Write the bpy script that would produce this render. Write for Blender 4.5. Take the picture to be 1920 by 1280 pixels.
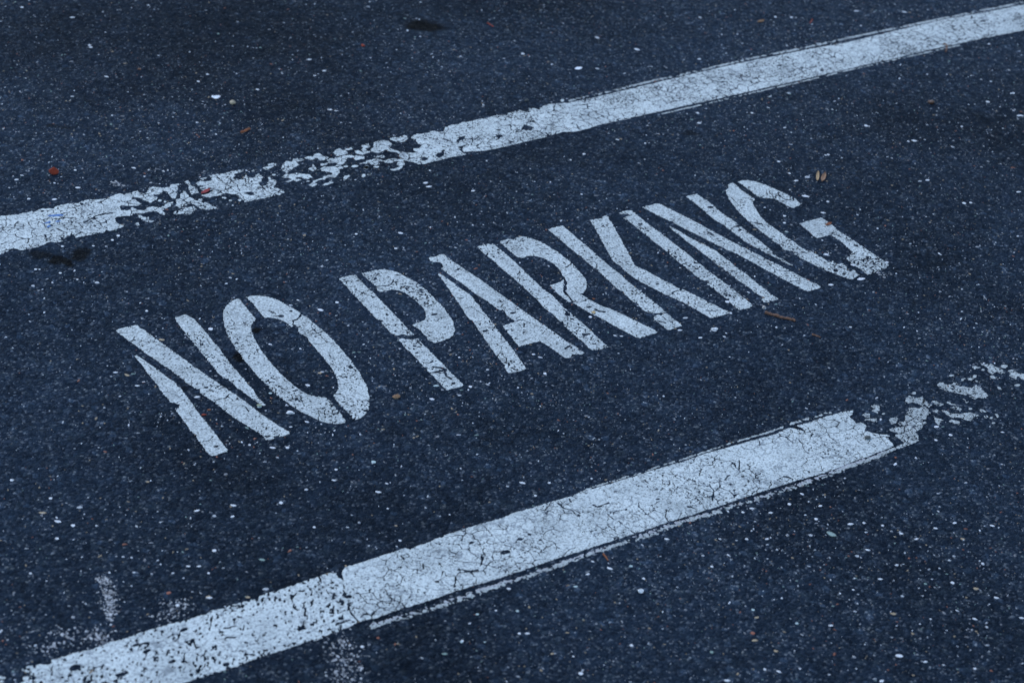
import bpy, bmesh, math, random
import numpy as np
from mathutils import Vector, Matrix

# ------------------------------------------------------------------ scene, camera, light
scn = bpy.context.scene
for o in list(bpy.data.objects):
    bpy.data.objects.remove(o, do_unlink=True)
COL = scn.collection
R = math.radians

FPX, PITCH, ROLL, YAW, CAM_H = 3919.0, R(31.94), R(3.91), R(32.76), 1.56   # solved from the two lines and the lettering
cp, sp, cr, sr = math.cos(PITCH), math.sin(PITCH), math.cos(ROLL), math.sin(ROLL)
cy, sy = math.cos(YAW), math.sin(YAW)
ROTW = Matrix.Rotation(-YAW, 3, 'Z')           # world X runs along the painted lines

cam_d = bpy.data.cameras.new('camera')
cam = bpy.data.objects.new('camera', cam_d); COL.objects.link(cam)
r0, u0, f0 = Vector((1, 0, 0)), Vector((0, sp, cp)), Vector((0, cp, -sp))
rt = ROTW @ (cr * r0 + sr * u0); up = ROTW @ (-sr * r0 + cr * u0); fw = ROTW @ f0
m = Matrix((rt, up, -fw)).transposed().to_4x4(); m.translation = (0, 0, CAM_H)
cam.matrix_world = m
cam_d.sensor_fit = 'HORIZONTAL'; cam_d.sensor_width = 36.0
cam_d.lens = FPX / 1920 * 36.0
cam_d.clip_start = 0.05; cam_d.clip_end = 1000
cam_d.dof.use_dof = True; cam_d.dof.focus_distance = 2.97; cam_d.dof.aperture_fstop = 6.3
scn.camera = cam

SUN_EL, SUN_AZ = R(50), R(100)                 # azimuth counted from +X towards +Y: beyond the far line
w = bpy.data.worlds.new('World'); scn.world = w; w.use_nodes = True
nt = w.node_tree; nt.nodes.clear()
sky = nt.nodes.new('ShaderNodeTexSky'); sky.sky_type = 'NISHITA'; sky.sun_disc = False
sky.sun_elevation = SUN_EL; sky.sun_rotation = R(90) - SUN_AZ
sky.air_density = 1.0; sky.dust_density = 0.2; sky.ozone_density = 1.8
bg = nt.nodes.new('ShaderNodeBackground'); bg.inputs['Strength'].default_value = 0.15
ow = nt.nodes.new('ShaderNodeOutputWorld')
nt.links.new(sky.outputs[0], bg.inputs[0]); nt.links.new(bg.outputs[0], ow.inputs[0])
sun_d = bpy.data.lights.new('sun', 'SUN'); sun_d.energy = 0.68; sun_d.angle = R(25); sun_d.color = (1.0, 0.96, 0.91)
sun = bpy.data.objects.new('sun', sun_d); COL.objects.link(sun)
sdir = Vector((math.cos(SUN_EL) * math.cos(SUN_AZ), math.cos(SUN_EL) * math.sin(SUN_AZ), math.sin(SUN_EL)))
sun.rotation_euler = sdir.to_track_quat('Z', 'Y').to_euler(); sun.location = sdir * 20
scn.view_settings.view_transform = 'Standard'; scn.view_settings.look = 'None'
scn.view_settings.gamma = 1.0; scn.view_settings.use_curve_mapping = False
scn.view_settings.exposure = 0.95

# ------------------------------------------------------------------ pixel -> ground point
def ground(a):
    """photo pixels (1920 x 1280) to metres on the pavement"""
    a = np.asarray(a, float).reshape(-1, 2)
    x = (a[:, 0] - 960) / FPX; y = -(a[:, 1] - 640) / FPX
    x, y = cr * x - sr * y, sr * x + cr * y
    dy = cp + y * sp; dz = -sp + y * cp
    t = -CAM_H / dz
    gx, gy = x * t, dy * t
    return np.c_[cy * gx + sy * gy, -sy * gx + cy * gy]

CROP = dict(A=(200, 580, 8), B=(320, 700, 8), C=(400, 540, 8), D=(480, 640, 8), E=(620, 490, 8), F=(720, 590, 8),
            G=(790, 440, 8), H=(880, 550, 8), I=(920, 430, 8), J=(1020, 510, 8), K=(1020, 390, 8), L=(1160, 490, 8),
            M=(1150, 360, 8), N=(1320, 450, 8), Q=(1340, 320, 8), R=(1450, 390, 8),
            a=(0, 320, 8), b=(200, 280, 8), c=(360, 260, 8), d=(500, 220, 8), e=(680, 200, 8), f=(860, 140, 6.4),
            g=(1120, 80, 16 / 3), h=(1470, 0, 4.26667), p=(0, 1040, 16 / 3), q=(330, 1030, 16 / 3), r=(620, 980, 16 / 3),
            s=(940, 880, 16 / 3), t=(1240, 770, 16 / 3), u=(1480, 740, 6.4), v=(1620, 660, 6.4), z=(0, 0, 1))
def px(s):
    """'A x y x y B x y' : outline points noted in enlarged views of the photograph"""
    k, buf, out = 'z', [], []
    for tok in s.split():
        if tok in CROP: k = tok; continue
        buf.append(float(tok))
        if len(buf) == 2:
            ox, oy, sc = CROP[k]; out.append((ox + buf[0] / sc, oy + buf[1] / sc)); buf = []
    return np.array(out)
def G(s): return ground(px(s))

# ------------------------------------------------------------------ numpy noise
def _h(ix, iy, seed):
    v = (ix.astype(np.int64) * 374761393 + iy.astype(np.int64) * 668265263 + seed * 974711) & 0xFFFFFFFF
    v = ((v ^ (v >> 13)) * 1274126177) & 0xFFFFFFFF
    v = v ^ (v >> 16)
    return (v & 0xFFFFFF) / float(0x1000000)
def vnoise(x, y, scale, seed=0):
    x = x / scale; y = y / scale
    ix = np.floor(x); iy = np.floor(y); fx = x - ix; fy = y - iy
    fx = fx * fx * fx * (fx * (fx * 6 - 15) + 10); fy = fy * fy * fy * (fy * (fy * 6 - 15) + 10)
    a = _h(ix, iy, seed); b = _h(ix + 1, iy, seed); c = _h(ix, iy + 1, seed); d = _h(ix + 1, iy + 1, seed)
    return (a + (b - a) * fx) * (1 - fy) + (c + (d - c) * fx) * fy
def fbm(x, y, scale, seed=0, octv=3):
    s = 0; amp = 1; tot = 0
    for i in range(octv):
        s = s + amp * vnoise(x + 7.13 * i, y - 3.7 * i, scale / (2 ** i), seed + 17 * i); tot += amp; amp *= .55
    return s / tot
def cracks(x, y, cell, seed):
    """distance (m) to the borders of jittered Voronoi cells, and a random value per cell pair"""
    X = x / cell; Y = y / cell
    ix = np.floor(X); iy = np.floor(Y)
    f1 = np.full(X.shape, 9.0); f2 = np.full(X.shape, 9.0)
    for dx in (-1, 0, 1):
        for dy in (-1, 0, 1):
            jx = ix + dx; jy = iy + dy
            d = np.hypot(jx + .08 + .84 * _h(jx, jy, seed) - X, jy + .08 + .84 * _h(jx, jy, seed + 5) - Y)
            lo = d < f1
            f2 = np.where(lo, f1, np.minimum(f2, d)); f1 = np.where(lo, d, f1)
    return (f2 - f1) * cell * .5

# ------------------------------------------------------------------ paint: outline + wear -> real sheet with holes and edges
CELL = 0.0008
def sdf(polys, x0, y0, nx, ny, reach=0.008):
    """signed distance (positive inside, clipped) of even-odd polygons on a raster"""
    dist = np.full((ny, nx), reach); par = np.zeros((ny, nx), np.int8)
    ys_all = y0 + CELL * np.arange(ny)
    for P in polys:
        for (ax, ay), (bx, by) in zip(P, np.roll(P, -1, 0)):
            i0 = max(int((min(ax, bx) - reach - x0) / CELL), 0); i1 = min(int((max(ax, bx) + reach - x0) / CELL) + 2, nx)
            j0 = max(int((min(ay, by) - reach - y0) / CELL), 0); j1 = min(int((max(ay, by) + reach - y0) / CELL) + 2, ny)
            if i1 > i0 and j1 > j0:
                X = x0 + CELL * np.arange(i0, i1)[None, :]; Y = y0 + CELL * np.arange(j0, j1)[:, None]
                ex, ey = bx - ax, by - ay; L2 = ex * ex + ey * ey + 1e-18
                t = np.clip(((X - ax) * ex + (Y - ay) * ey) / L2, 0, 1)
                d = np.hypot(X - ax - t * ex, Y - ay - t * ey)
                dist[j0:j1, i0:i1] = np.minimum(dist[j0:j1, i0:i1], d)
            if ay != by:
                lo, hi = min(ay, by), max(ay, by)
                rows = np.nonzero((ys_all >= lo) & (ys_all < hi))[0]
                if len(rows):
                    xi = ax + (ys_all[rows] - ay) * (bx - ax) / (by - ay)
                    c = np.clip(np.ceil((xi - x0) / CELL).astype(int), 0, nx)
                    ok = c < nx
                    np.add.at(par, (rows[ok], c[ok]), 1)
    ins = (np.cumsum(par, 1) & 1).astype(bool)
    return np.where(ins, dist, -dist)
def polyline_dist(X, Y, P):
    d = np.full(X.shape, 1.0)
    for (ax, ay), (bx, by) in zip(P[:-1], P[1:]):
        ex, ey = bx - ax, by - ay; L2 = ex * ex + ey * ey + 1e-18
        t = np.clip(((X - ax) * ex + (Y - ay) * ey) / L2, 0, 1)
        d = np.minimum(d, np.hypot(X - ax - t * ex, Y - ay - t * ey))
    return d

def sheet_mesh(name, F, x0, y0, zt, zb):
    """marching squares of F>0 : flat top at zt with edges down to zb"""
    ny, nx = F.shape
    ins = F > 0
    c = (ins[:-1, :-1] * 1 + ins[:-1, 1:] * 2 + ins[1:, 1:] * 4 + ins[1:, :-1] * 8)
    NN = nx * ny
    node = lambda j, i: j * nx + i
    hed = lambda j, i: NN + j * nx + i           # edge from (j,i) to (j,i+1)
    ved = lambda j, i: 2 * NN + j * nx + i       # edge from (j,i) to (j+1,i)
    # points of a cell: 0..3 corners (00,01,11,10), 4 bottom,5 right,6 top,7 left
    def pid(k, j, i):
        return (node(j, i), node(j, i + 1), node(j + 1, i + 1), node(j + 1, i),
                hed(j, i), ved(j, i + 1), hed(j + 1, i), ved(j, i))[k]
    POL = {1: [(0, 4, 7)], 2: [(1, 5, 4)], 4: [(2, 6, 5)], 8: [(3, 7, 6)],
           3: [(0, 1, 5, 7)], 6: [(1, 2, 6, 4)], 12: [(2, 3, 7, 5)], 9: [(3, 0, 4, 6)],
           5: [(0, 4, 7), (2, 6, 5)], 10: [(1, 5, 4), (3, 7, 6)],
           7: [(0, 1, 2, 6, 7)], 14: [(1, 2, 3, 7, 4)], 13: [(2, 3, 0, 4, 5)], 11: [(3, 0, 1, 5, 6)]}
    SEG = {1: [(4, 7)], 2: [(5, 4)], 4: [(6, 5)], 8: [(7, 6)], 3: [(5, 7)], 6: [(6, 4)], 12: [(7, 5)], 9: [(4, 6)],
           5: [(4, 7), (6, 5)], 10: [(5, 4), (7, 6)], 7: [(6, 7)], 14: [(7, 4)], 13: [(4, 5)], 11: [(5, 6)]}
    tops = []; segs = []
    for k in range(1, 15):
        J, I = np.nonzero(c == k)
        if not len(J): continue
        for p_ in POL[k]:
            tops.append(np.stack([pid(q, J, I) for q in p_], 1))
        for a_, b_ in SEG[k]:
            segs.append(np.stack([pid(a_, J, I), pid(b_, J, I)], 1))
    full = (c == 15)
    pad = np.zeros((full.shape[0], full.shape[1] + 2), np.int8); pad[:, 1:-1] = full
    dlt = np.diff(pad, axis=1)
    js, st = np.nonzero(dlt == 1); je, en = np.nonzero(dlt == -1)
    # rows are split into runs of at most 24 cells
    runs = []
    ln = en - st
    for off in range(0, int(ln.max()) if len(ln) else 0, 24):
        sel = ln > off
        a_ = st[sel] + off; b_ = np.minimum(en[sel], a_ + 24); jj = js[sel]
        runs.append(np.stack([node(jj, a_), node(jj, b_), node(jj + 1, b_), node(jj + 1, a_)], 1))
    tops += runs
    if not tops: return None
    S = np.concatenate(segs) if segs else np.zeros((0, 2), int)
    allid = np.unique(np.concatenate([t.ravel() for t in tops] + [S.ravel()]))
    kind = allid // NN; rem = allid % NN; j = rem // nx; i = rem % nx
    i2 = np.where(kind == 1, i + 1, i); j2 = np.where(kind == 2, j + 1, j)
    fa = F[j, i]; fb = F[np.minimum(j2, ny - 1), np.minimum(i2, nx - 1)]
    tt = np.where(kind > 0, np.clip(fa / np.where(fa - fb == 0, 1e-9, fa - fb), .02, .98), 0)
    X = x0 + CELL * (i + (i2 - i) * tt); Y = y0 + CELL * (j + (j2 - j) * tt)
    n = len(allid)
    edge_ids = np.unique(S.ravel()); eb = np.searchsorted(allid, edge_ids)
    V = np.concatenate([np.c_[X, Y, np.full(n, zt)], np.c_[X[eb], Y[eb], np.full(len(eb), zb)]])
    loops = []; starts = []; tot = []; mats = []; pos = 0
    for t in tops:
        q = np.searchsorted(allid, t); k = q.shape[1]
        loops.append(q.ravel()); starts.append(pos + k * np.arange(len(q))); tot.append(np.full(len(q), k)); mats.append(np.zeros(len(q), int)); pos += q.size
    if len(S):
        a_ = np.searchsorted(allid, S[:, 0]); b_ = np.searchsorted(allid, S[:, 1])
        al = n + np.searchsorted(edge_ids, S[:, 0]); bl = n + np.searchsorted(edge_ids, S[:, 1])
        q = np.stack([b_, a_, al, bl], 1)
        loops.append(q.ravel()); starts.append(pos + 4 * np.arange(len(q))); tot.append(np.full(len(q), 4)); mats.append(np.ones(len(q), int)); pos += q.size
    me = bpy.data.meshes.new(name)
    me.vertices.add(len(V)); me.vertices.foreach_set('co', V.astype(np.float32).ravel())
    L = np.concatenate(loops); me.loops.add(len(L)); me.loops.foreach_set('vertex_index', L.astype(np.int32))
    ST = np.concatenate(starts); me.polygons.add(len(ST))
    me.polygons.foreach_set('loop_start', ST.astype(np.int32)); me.polygons.foreach_set('loop_total', np.concatenate(tot).astype(np.int32))
    me.polygons.foreach_set('material_index', np.concatenate(mats).astype(np.int32))
    me.update(calc_edges=True); me.validate()
    return me

def paint(name, parent, outline, holes=(), lines=(), spots=(), rag=1.0, crack=0.0, cell=0.02, pore=0.0, psize=0.0024,
          rub=(), zt=0.0007, mats=None, deep=1.0):
    """outline/holes: ground polygons; lines: (polyline, width m); spots: (centre, rx, ry); crack: width of the craze lines (m);
    pore: share of tiny worn-through pits; rub: (centre, radius, extra wear)"""
    P = np.concatenate([outline])
    x0, y0 = P.min(0) - .006; x1, y1 = P.max(0) + .006
    nx = int((x1 - x0) / CELL) + 2; ny = int((y1 - y0) / CELL) + 2
    F = sdf([outline] + list(holes), x0, y0, nx, ny)
    X = x0 + CELL * np.arange(nx)[None, :] + np.zeros((ny, 1)); Y = y0 + CELL * np.arange(ny)[:, None] + np.zeros((1, nx))
    F = F + rag * (.0017 * (fbm(X, Y, .007, 3) - .5) + .0016 * (vnoise(X, Y, .0022, 9) - .5))
    for pl, wd in lines:
        wx = X + .004 * (fbm(X, Y, .009, 31) - .5); wy = Y + .004 * (fbm(X, Y, .009, 37) - .5)
        a = pl.min(0) - .02; b = pl.max(0) + .02
        i0, i1 = max(int((a[0] - x0) / CELL), 0), min(int((b[0] - x0) / CELL), nx)
        j0, j1 = max(int((a[1] - y0) / CELL), 0), min(int((b[1] - y0) / CELL), ny)
        if i1 <= i0 or j1 <= j0: continue
        d = polyline_dist(wx[j0:j1, i0:i1], wy[j0:j1, i0:i1], pl)
        wv = wd * (.35 + 1.1 * vnoise(X[j0:j1, i0:i1], Y[j0:j1, i0:i1], .006, 77))
        F[j0:j1, i0:i1] = np.minimum(F[j0:j1, i0:i1], d - wv * .5)
    for c_, rx, ry in spots:
        d = (np.hypot((X - c_[0]) / rx, (Y - c_[1]) / ry) - 1) * min(rx, ry) + .003 * (fbm(X, Y, .006, 55) - .5)
        F = np.minimum(F, d)
    if crack > 0:
        wx = X + .010 * (fbm(X, Y, .016, 21) - .5); wy = Y + .010 * (fbm(X, Y, .016, 27) - .5)
        for cl, k, sd_ in ((cell, 1.0, 1), (cell * .45, .55, 2)):
            d = cracks(wx, wy, cl, 41 * sd_)
            wv = crack * k * np.clip(2.4 * fbm(X, Y, .03, 60 + sd_, 2) - .62, -.3, 1.6)
            F = np.minimum(F, d - wv * .5)
    if pore > 0:
        wear = fbm(X, Y, .05, 91, 3) - .5
        U = (cy * X - sy * Y); W_ = (sy * X + cy * Y) / deep       # pits drawn out along the driving direction
        n = .6 * vnoise(U, W_, psize, 101) + .4 * vnoise(U + .37, W_, psize * .55, 103)
        th = np.quantile(n[::3, ::3], 1 - pore) - .42 * wear
        for c_, rad, ex in rub:
            th = th - ex * np.exp(-(((X - c_[0]) ** 2 + (Y - c_[1]) ** 2) / rad ** 2))
        F = np.minimum(F, (th - n) * psize * 1.1)
    me = sheet_mesh(name, F, x0, y0, zt, -0.0006)
    if me is None: return None
    for m_ in (mats or (PAINT, PAINT_EDGE)): me.materials.append(m_)
    o = bpy.data.objects.new(name, me); COL.objects.link(o)
    # local origin at the centre of the piece
    ctr = Vector(((x0 + x1) / 2, (y0 + y1) / 2, 0)); me.transform(Matrix.Translation(-ctr)); o.location = ctr
    if parent:
        o.parent = parent; o.location = ctr - parent.location
    return o

def tag(o, label=None, cat=None, group=None, kind=None):
    if label: o['label'] = label
    if cat: o['category'] = cat
    if group: o['group'] = group
    if kind: o['kind'] = kind
    return o
def empty(name, loc):
    o = bpy.data.objects.new(name, None); COL.objects.link(o); o.location = (loc[0], loc[1], 0); o.empty_display_size = .05
    return o

# ------------------------------------------------------------------ materials
def newmat(name):
    m_ = bpy.data.materials.new(name); m_.use_nodes = True
    n = m_.node_tree.nodes; l = m_.node_tree.links
    return m_, n, l, n['Principled BSDF']
def ramp(n, pts):
    r_ = n.new('ShaderNodeValToRGB'); e = r_.color_ramp.elements
    while len(e) > 1: e.remove(e[-1])
    e[0].position, e[0].color = pts[0][0], (*pts[0][1], 1)
    for p_, c_ in pts[1:]:
        q = e.new(p_); q.color = (*c_, 1)
    return r_
def g3(v): return (v, v, v)
def geo(n):
    return n.new('ShaderNodeNewGeometry').outputs['Position']
def noise(n, l, vec, scale, detail=3, rough=.55):
    t = n.new('ShaderNodeTexNoise'); t.inputs['Scale'].default_value = scale; t.inputs['Detail'].default_value = detail
    t.inputs['Roughness'].default_value = rough; l.new(vec, t.inputs['Vector']); return t
def mixc(n, l, mode, fac, a, b):
    m_ = n.new('ShaderNodeMix'); m_.data_type = 'RGBA'; m_.blend_type = mode
    for s_, v in ((0, fac), (6, a), (7, b)):
        if hasattr(v, 'links') or hasattr(v, 'is_linked'): l.new(v, m_.inputs[s_])
        else: m_.inputs[s_].default_value = v if s_ == 0 else (*v, 1)
    return m_.outputs[2]
def math_(n, l, op, a, b=None, c=None):
    m_ = n.new('ShaderNodeMath'); m_.operation = op
    for i_, v in enumerate((a, b, c)):
        if v is None: continue
        if hasattr(v, 'is_linked'): l.new(v, m_.inputs[i_])
        else: m_.inputs[i_].default_value = v
    return m_.outputs[0]

def asphalt_material():
    m_, n, l, b = newmat('asphalt')
    P = geo(n)
    # binder with grit of two sizes, each grain its own grey
    v1 = n.new('ShaderNodeTexVoronoi'); v1.inputs['Scale'].default_value = 330; l.new(P, v1.inputs['Vector'])
    s1 = n.new('ShaderNodeSeparateColor'); l.new(v1.outputs['Color'], s1.inputs[0])
    r1 = ramp(n, [(0, (.0095, .0165, .0265)), (.4, (.0142, .0240, .0375)), (.75, (.0195, .0310, .0470)), (.92, (.036, .049, .068)), (1, (.105, .122, .138))])
    l.new(s1.outputs[0], r1.inputs[0])
    v2 = n.new('ShaderNodeTexVoronoi'); v2.inputs['Scale'].default_value = 135; l.new(P, v2.inputs['Vector'])
    s2 = n.new('ShaderNodeSeparateColor'); l.new(v2.outputs['Color'], s2.inputs[0])
    r2 = ramp(n, [(0, (.72, .72, .72)), (.5, (.90, .91, .92)), (.8, (1.08, 1.06, 1.04)), (.92, (1.4, 1.28, 1.12)), (1, (1.9, 1.85, 1.8))])
    l.new(s2.outputs[1], r2.inputs[0])
    col = mixc(n, l, 'MULTIPLY', 1.0, r1.outputs[0], r2.outputs[0])
    # broad uneven tone: worn patches, shifted to paint in the lens falloff at top left
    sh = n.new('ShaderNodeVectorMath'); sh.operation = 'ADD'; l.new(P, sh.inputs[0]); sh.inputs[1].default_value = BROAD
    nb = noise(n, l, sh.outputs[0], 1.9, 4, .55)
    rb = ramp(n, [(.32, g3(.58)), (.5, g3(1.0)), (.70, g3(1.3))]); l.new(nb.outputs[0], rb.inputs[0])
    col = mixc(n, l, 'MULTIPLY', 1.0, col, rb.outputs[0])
    nm = noise(n, l, P, 26, 4, .65)
    rm = ramp(n, [(.3, g3(.78)), (.52, g3(1.0)), (.72, g3(1.25))]); l.new(nm.outputs[0], rm.inputs[0])
    col = mixc(n, l, 'MULTIPLY', 1.0, col, rm.outputs[0])
    # oil and tar stains, each at its own place on the ground
    wob = noise(n, l, P, 38, 4, .65)
    wv = n.new('ShaderNodeVectorMath'); wv.operation = 'MULTIPLY_ADD'
    sub = n.new('ShaderNodeVectorMath'); sub.operation = 'SUBTRACT'; l.new(wob.outputs[1], sub.inputs[0]); sub.inputs[1].default_value = (.5, .5, .5)
    l.new(sub.outputs[0], wv.inputs[0]); wv.inputs[1].default_value = (.035, .035, 0); l.new(P, wv.inputs[2])
    tot = None
    for pa, pb, wd, dens in STAINS:
        (ax, ay), (bx, by) = ground([pa])[0], ground([pb])[0]
        ln = math.hypot(bx - ax, by - ay); an = math.atan2(by - ay, bx - ax)
        mp = n.new('ShaderNodeMapping'); mp.vector_type = 'TEXTURE'
        mp.inputs['Location'].default_value = ((ax + bx) / 2, (ay + by) / 2, 0); mp.inputs['Rotation'].default_value = (0, 0, an)
        mp.inputs['Scale'].default_value = (ln / 2, wd, 1); l.new(wv.outputs[0], mp.inputs['Vector'])
        le = n.new('ShaderNodeVectorMath'); le.operation = 'LENGTH'; l.new(mp.outputs[0], le.inputs[0])
        mr = n.new('ShaderNodeMapRange'); mr.interpolation_type = 'SMOOTHSTEP'
        for i_, v in ((1, .55), (2, 1.15), (3, dens), (4, 0.0)): mr.inputs[i_].default_value = v
        l.new(le.outputs['Value'], mr.inputs[0])
        tot = mr.outputs[0] if tot is None else math_(n, l, 'MAXIMUM', tot, mr.outputs[0])
    col = mixc(n, l, 'MIX', tot, col, (.004, .0045, .005))
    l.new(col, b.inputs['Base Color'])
    rr = n.new('ShaderNodeMapRange'); l.new(s2.outputs[2], rr.inputs[0]); rr.inputs[3].default_value = .62; rr.inputs[4].default_value = .95
    l.new(rr.outputs[0], b.inputs['Roughness']); b.inputs['Specular IOR Level'].default_value = .02
    # relief of the grit
    h = math_(n, l, 'MULTIPLY_ADD', v2.outputs['Distance'], -60.0, 0.0)
    h2 = math_(n, l, 'MULTIPLY_ADD', v1.outputs['Distance'], -50.0, h)
    nf = noise(n, l, P, 420, 2, .6)
    h3 = math_(n, l, 'MULTIPLY_ADD', nf.outputs[0], .6, h2)
    h4 = math_(n, l, 'MULTIPLY_ADD', nm.outputs[0], .8, h3)
    bp = n.new('ShaderNodeBump'); bp.inputs['Strength'].default_value = .38; bp.inputs['Distance'].default_value = .0012
    l.new(h4, bp.inputs['Height']); l.new(bp.outputs[0], b.inputs['Normal'])
    return m_
def paint_material(name, hair_amt, pep, tone):
    m_, n, l, b = newmat(name)
    P = geo(n)
    n1 = noise(n, l, P, 16, 5, .62)
    r1 = ramp(n, [(.3, tuple(x * tone for x in (.435, .475, .455))), (.47, tuple(x * tone for x in (.56, .605, .575))), (.7, tuple(x * tone for x in (.65, .695, .655)))]); l.new(n1.outputs[0], r1.inputs[0])
    n2 = noise(n, l, P, 330, 4, .75)
    r2 = ramp(n, [(.32 + pep, g3(.28)), (.42 + pep, g3(.66)), (.50 + pep, g3(.96)), (.62, g3(1.06))]); l.new(n2.outputs[0], r2.inputs[0])
    col = mixc(n, l, 'MULTIPLY', 1.0, r1.outputs[0], r2.outputs[0])
    # hairline crazing and grime caught in the texture
    v = n.new('ShaderNodeTexVoronoi'); v.feature = 'DISTANCE_TO_EDGE'; v.inputs['Scale'].default_value = 70
    nw = noise(n, l, P, 55, 3, .6)
    ad = n.new('ShaderNodeVectorMath'); ad.operation = 'MULTIPLY_ADD'; l.new(nw.outputs[1], ad.inputs[0]); ad.inputs[1].default_value = (.030, .030, 0); l.new(P, ad.inputs[2])
    l.new(ad.outputs[0], v.inputs['Vector'])
    n3 = noise(n, l, P, 13, 5, .7)
    k = math_(n, l, 'MULTIPLY_ADD', n3.outputs[0], .30, -.105)
    hr = n.new('ShaderNodeMapRange'); hr.interpolation_type = 'SMOOTHSTEP'; l.new(v.outputs['Distance'], hr.inputs[0])
    l.new(math_(n, l, 'MULTIPLY', k, .35), hr.inputs[1]); l.new(math_(n, l, 'MAXIMUM', k, .004), hr.inputs[2]); hr.inputs[3].default_value = hair_amt; hr.inputs[4].default_value = 0.0
    col = mixc(n, l, 'MULTIPLY', hr.outputs[0], col, (.34, .36, .40))
    # rubbed grey streaks from tyres and feet
    n4 = noise(n, l, P, 42, 5, .7)
    r4 = ramp(n, [(.55, g3(1.0)), (.70, g3(.76))]); l.new(n4.outputs[0], r4.inputs[0])
    col = mixc(n, l, 'MULTIPLY', 1.0, col, r4.outputs[0])
    l.new(col, b.inputs['Base Color'])
    b.inputs['Roughness'].default_value = .72; b.inputs['Specular IOR Level'].default_value = .3
    nb = noise(n, l, P, 300, 3, .6)
    h = math_(n, l, 'MULTIPLY_ADD', n1.outputs[0], 1.5, nb.outputs[0])
    bp = n.new('ShaderNodeBump'); bp.inputs['Strength'].default_value = .55; bp.inputs['Distance'].default_value = .0012
    l.new(h, bp.inputs['Height']); l.new(bp.outputs[0], b.inputs['Normal'])
    return m_
def plain(name, c, rough=.75, var=.35, scale=260, metal=0):
    m_, n, l, b = newmat(name)
    P = geo(n); t = noise(n, l, P, scale, 3, .6)
    r_ = ramp(n, [(.3, tuple(x * (1 - var) for x in c)), (.55, c), (.75, tuple(min(1, x * (1 + var)) for x in c))]); l.new(t.outputs[0], r_.inputs[0])
    l.new(r_.outputs[0], b.inputs['Base Color']); b.inputs['Roughness'].default_value = rough; b.inputs['Metallic'].default_value = metal
    bp = n.new('ShaderNodeBump'); bp.inputs['Strength'].default_value = .4; bp.inputs['Distance'].default_value = .0006
    l.new(t.outputs[0], bp.inputs['Height']); l.new(bp.outputs[0], b.inputs['Normal'])
    return m_
BROAD = (5.2, 9.1, 0)  # noise offset picked so the view's top-left corner is coloured darker, imitating vignetting
STAINS = [((752, 44), (838, 54), .027, .95),
          ((55, 474), (98, 481), .013, .75), ((92, 479), (118, 494), .016, .95), ((112, 494), (138, 489), .018, .95), ((134, 487), (168, 468), .016, .9), ((150, 474), (172, 467), .015, .75),
          ((78, 235), (140, 240), .006, .6), ((1275, 246), (1320, 255), .012, .55), ((1480, 797), (1520, 805), .004, .5),
          ((436, 662), (458, 680), .013, .97), ((470, 614), (486, 622), .011, .97), ((335, 725), (352, 735), .006, .5),
          ((1400, 415), (1440, 425), .012, .35), ((1300, 400), (1330, 405), .010, .3)]
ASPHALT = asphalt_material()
PAINT = paint_material('white_road_paint', .70, 0.0, .98)
THIN = paint_material('thin_worn_paint', .45, .03, .78)
STENCIL = paint_material('white_stencil_paint', .30, .03, .95)
PAINT_EDGE = plain('grimy_paint_edge', (.10, .105, .115), .9)
GHOST = plain('worn_paint_ghost', (.36, .365, .37), .85)
BLUE = plain('blue_ink', (.003, .11, .34), .5)
def stone_material():
    m_, n, l, b = newmat('stone_chips')
    a = n.new('ShaderNodeAttribute'); a.attribute_name = 'chip'
    t = noise(n, l, geo(n), 600, 2, .6); r_ = ramp(n, [(.3, g3(.7)), (.7, g3(1.12))]); l.new(t.outputs[0], r_.inputs[0])
    l.new(mixc(n, l, 'MULTIPLY', 1.0, a.outputs['Color'], r_.outputs[0]), b.inputs['Base Color'])
    b.inputs['Roughness'].default_value = .6; b.inputs['Specular IOR Level'].default_value = .4
    return m_
CHIPS = stone_material()
STONE_COL = dict(white=(.66, .67, .67), pale=(.42, .44, .45), grey=(.20, .21, .22), tan=(.36, .27, .16), green=(.20, .29, .25), rust=(.26, .075, .035), mint=(.42, .52, .50))
STONE_MAT = {k: plain('aggregate_' + k, c, .65, .25, 500) for k, c in STONE_COL.items()}

# ------------------------------------------------------------------ the pavement
bm = bmesh.new()
S = 120.0
vs = [bm.verts.new(p_) for p_ in ((-S, -S, 0), (S, -S, 0), (S, S, 0), (-S, S, 0))]
bm.faces.new(vs)
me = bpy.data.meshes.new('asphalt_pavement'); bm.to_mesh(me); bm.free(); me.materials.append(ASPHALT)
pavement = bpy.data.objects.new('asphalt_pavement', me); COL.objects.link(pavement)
tag(pavement, 'dark worn asphalt speckled with pale stone chips', None, None, 'structure')

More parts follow.
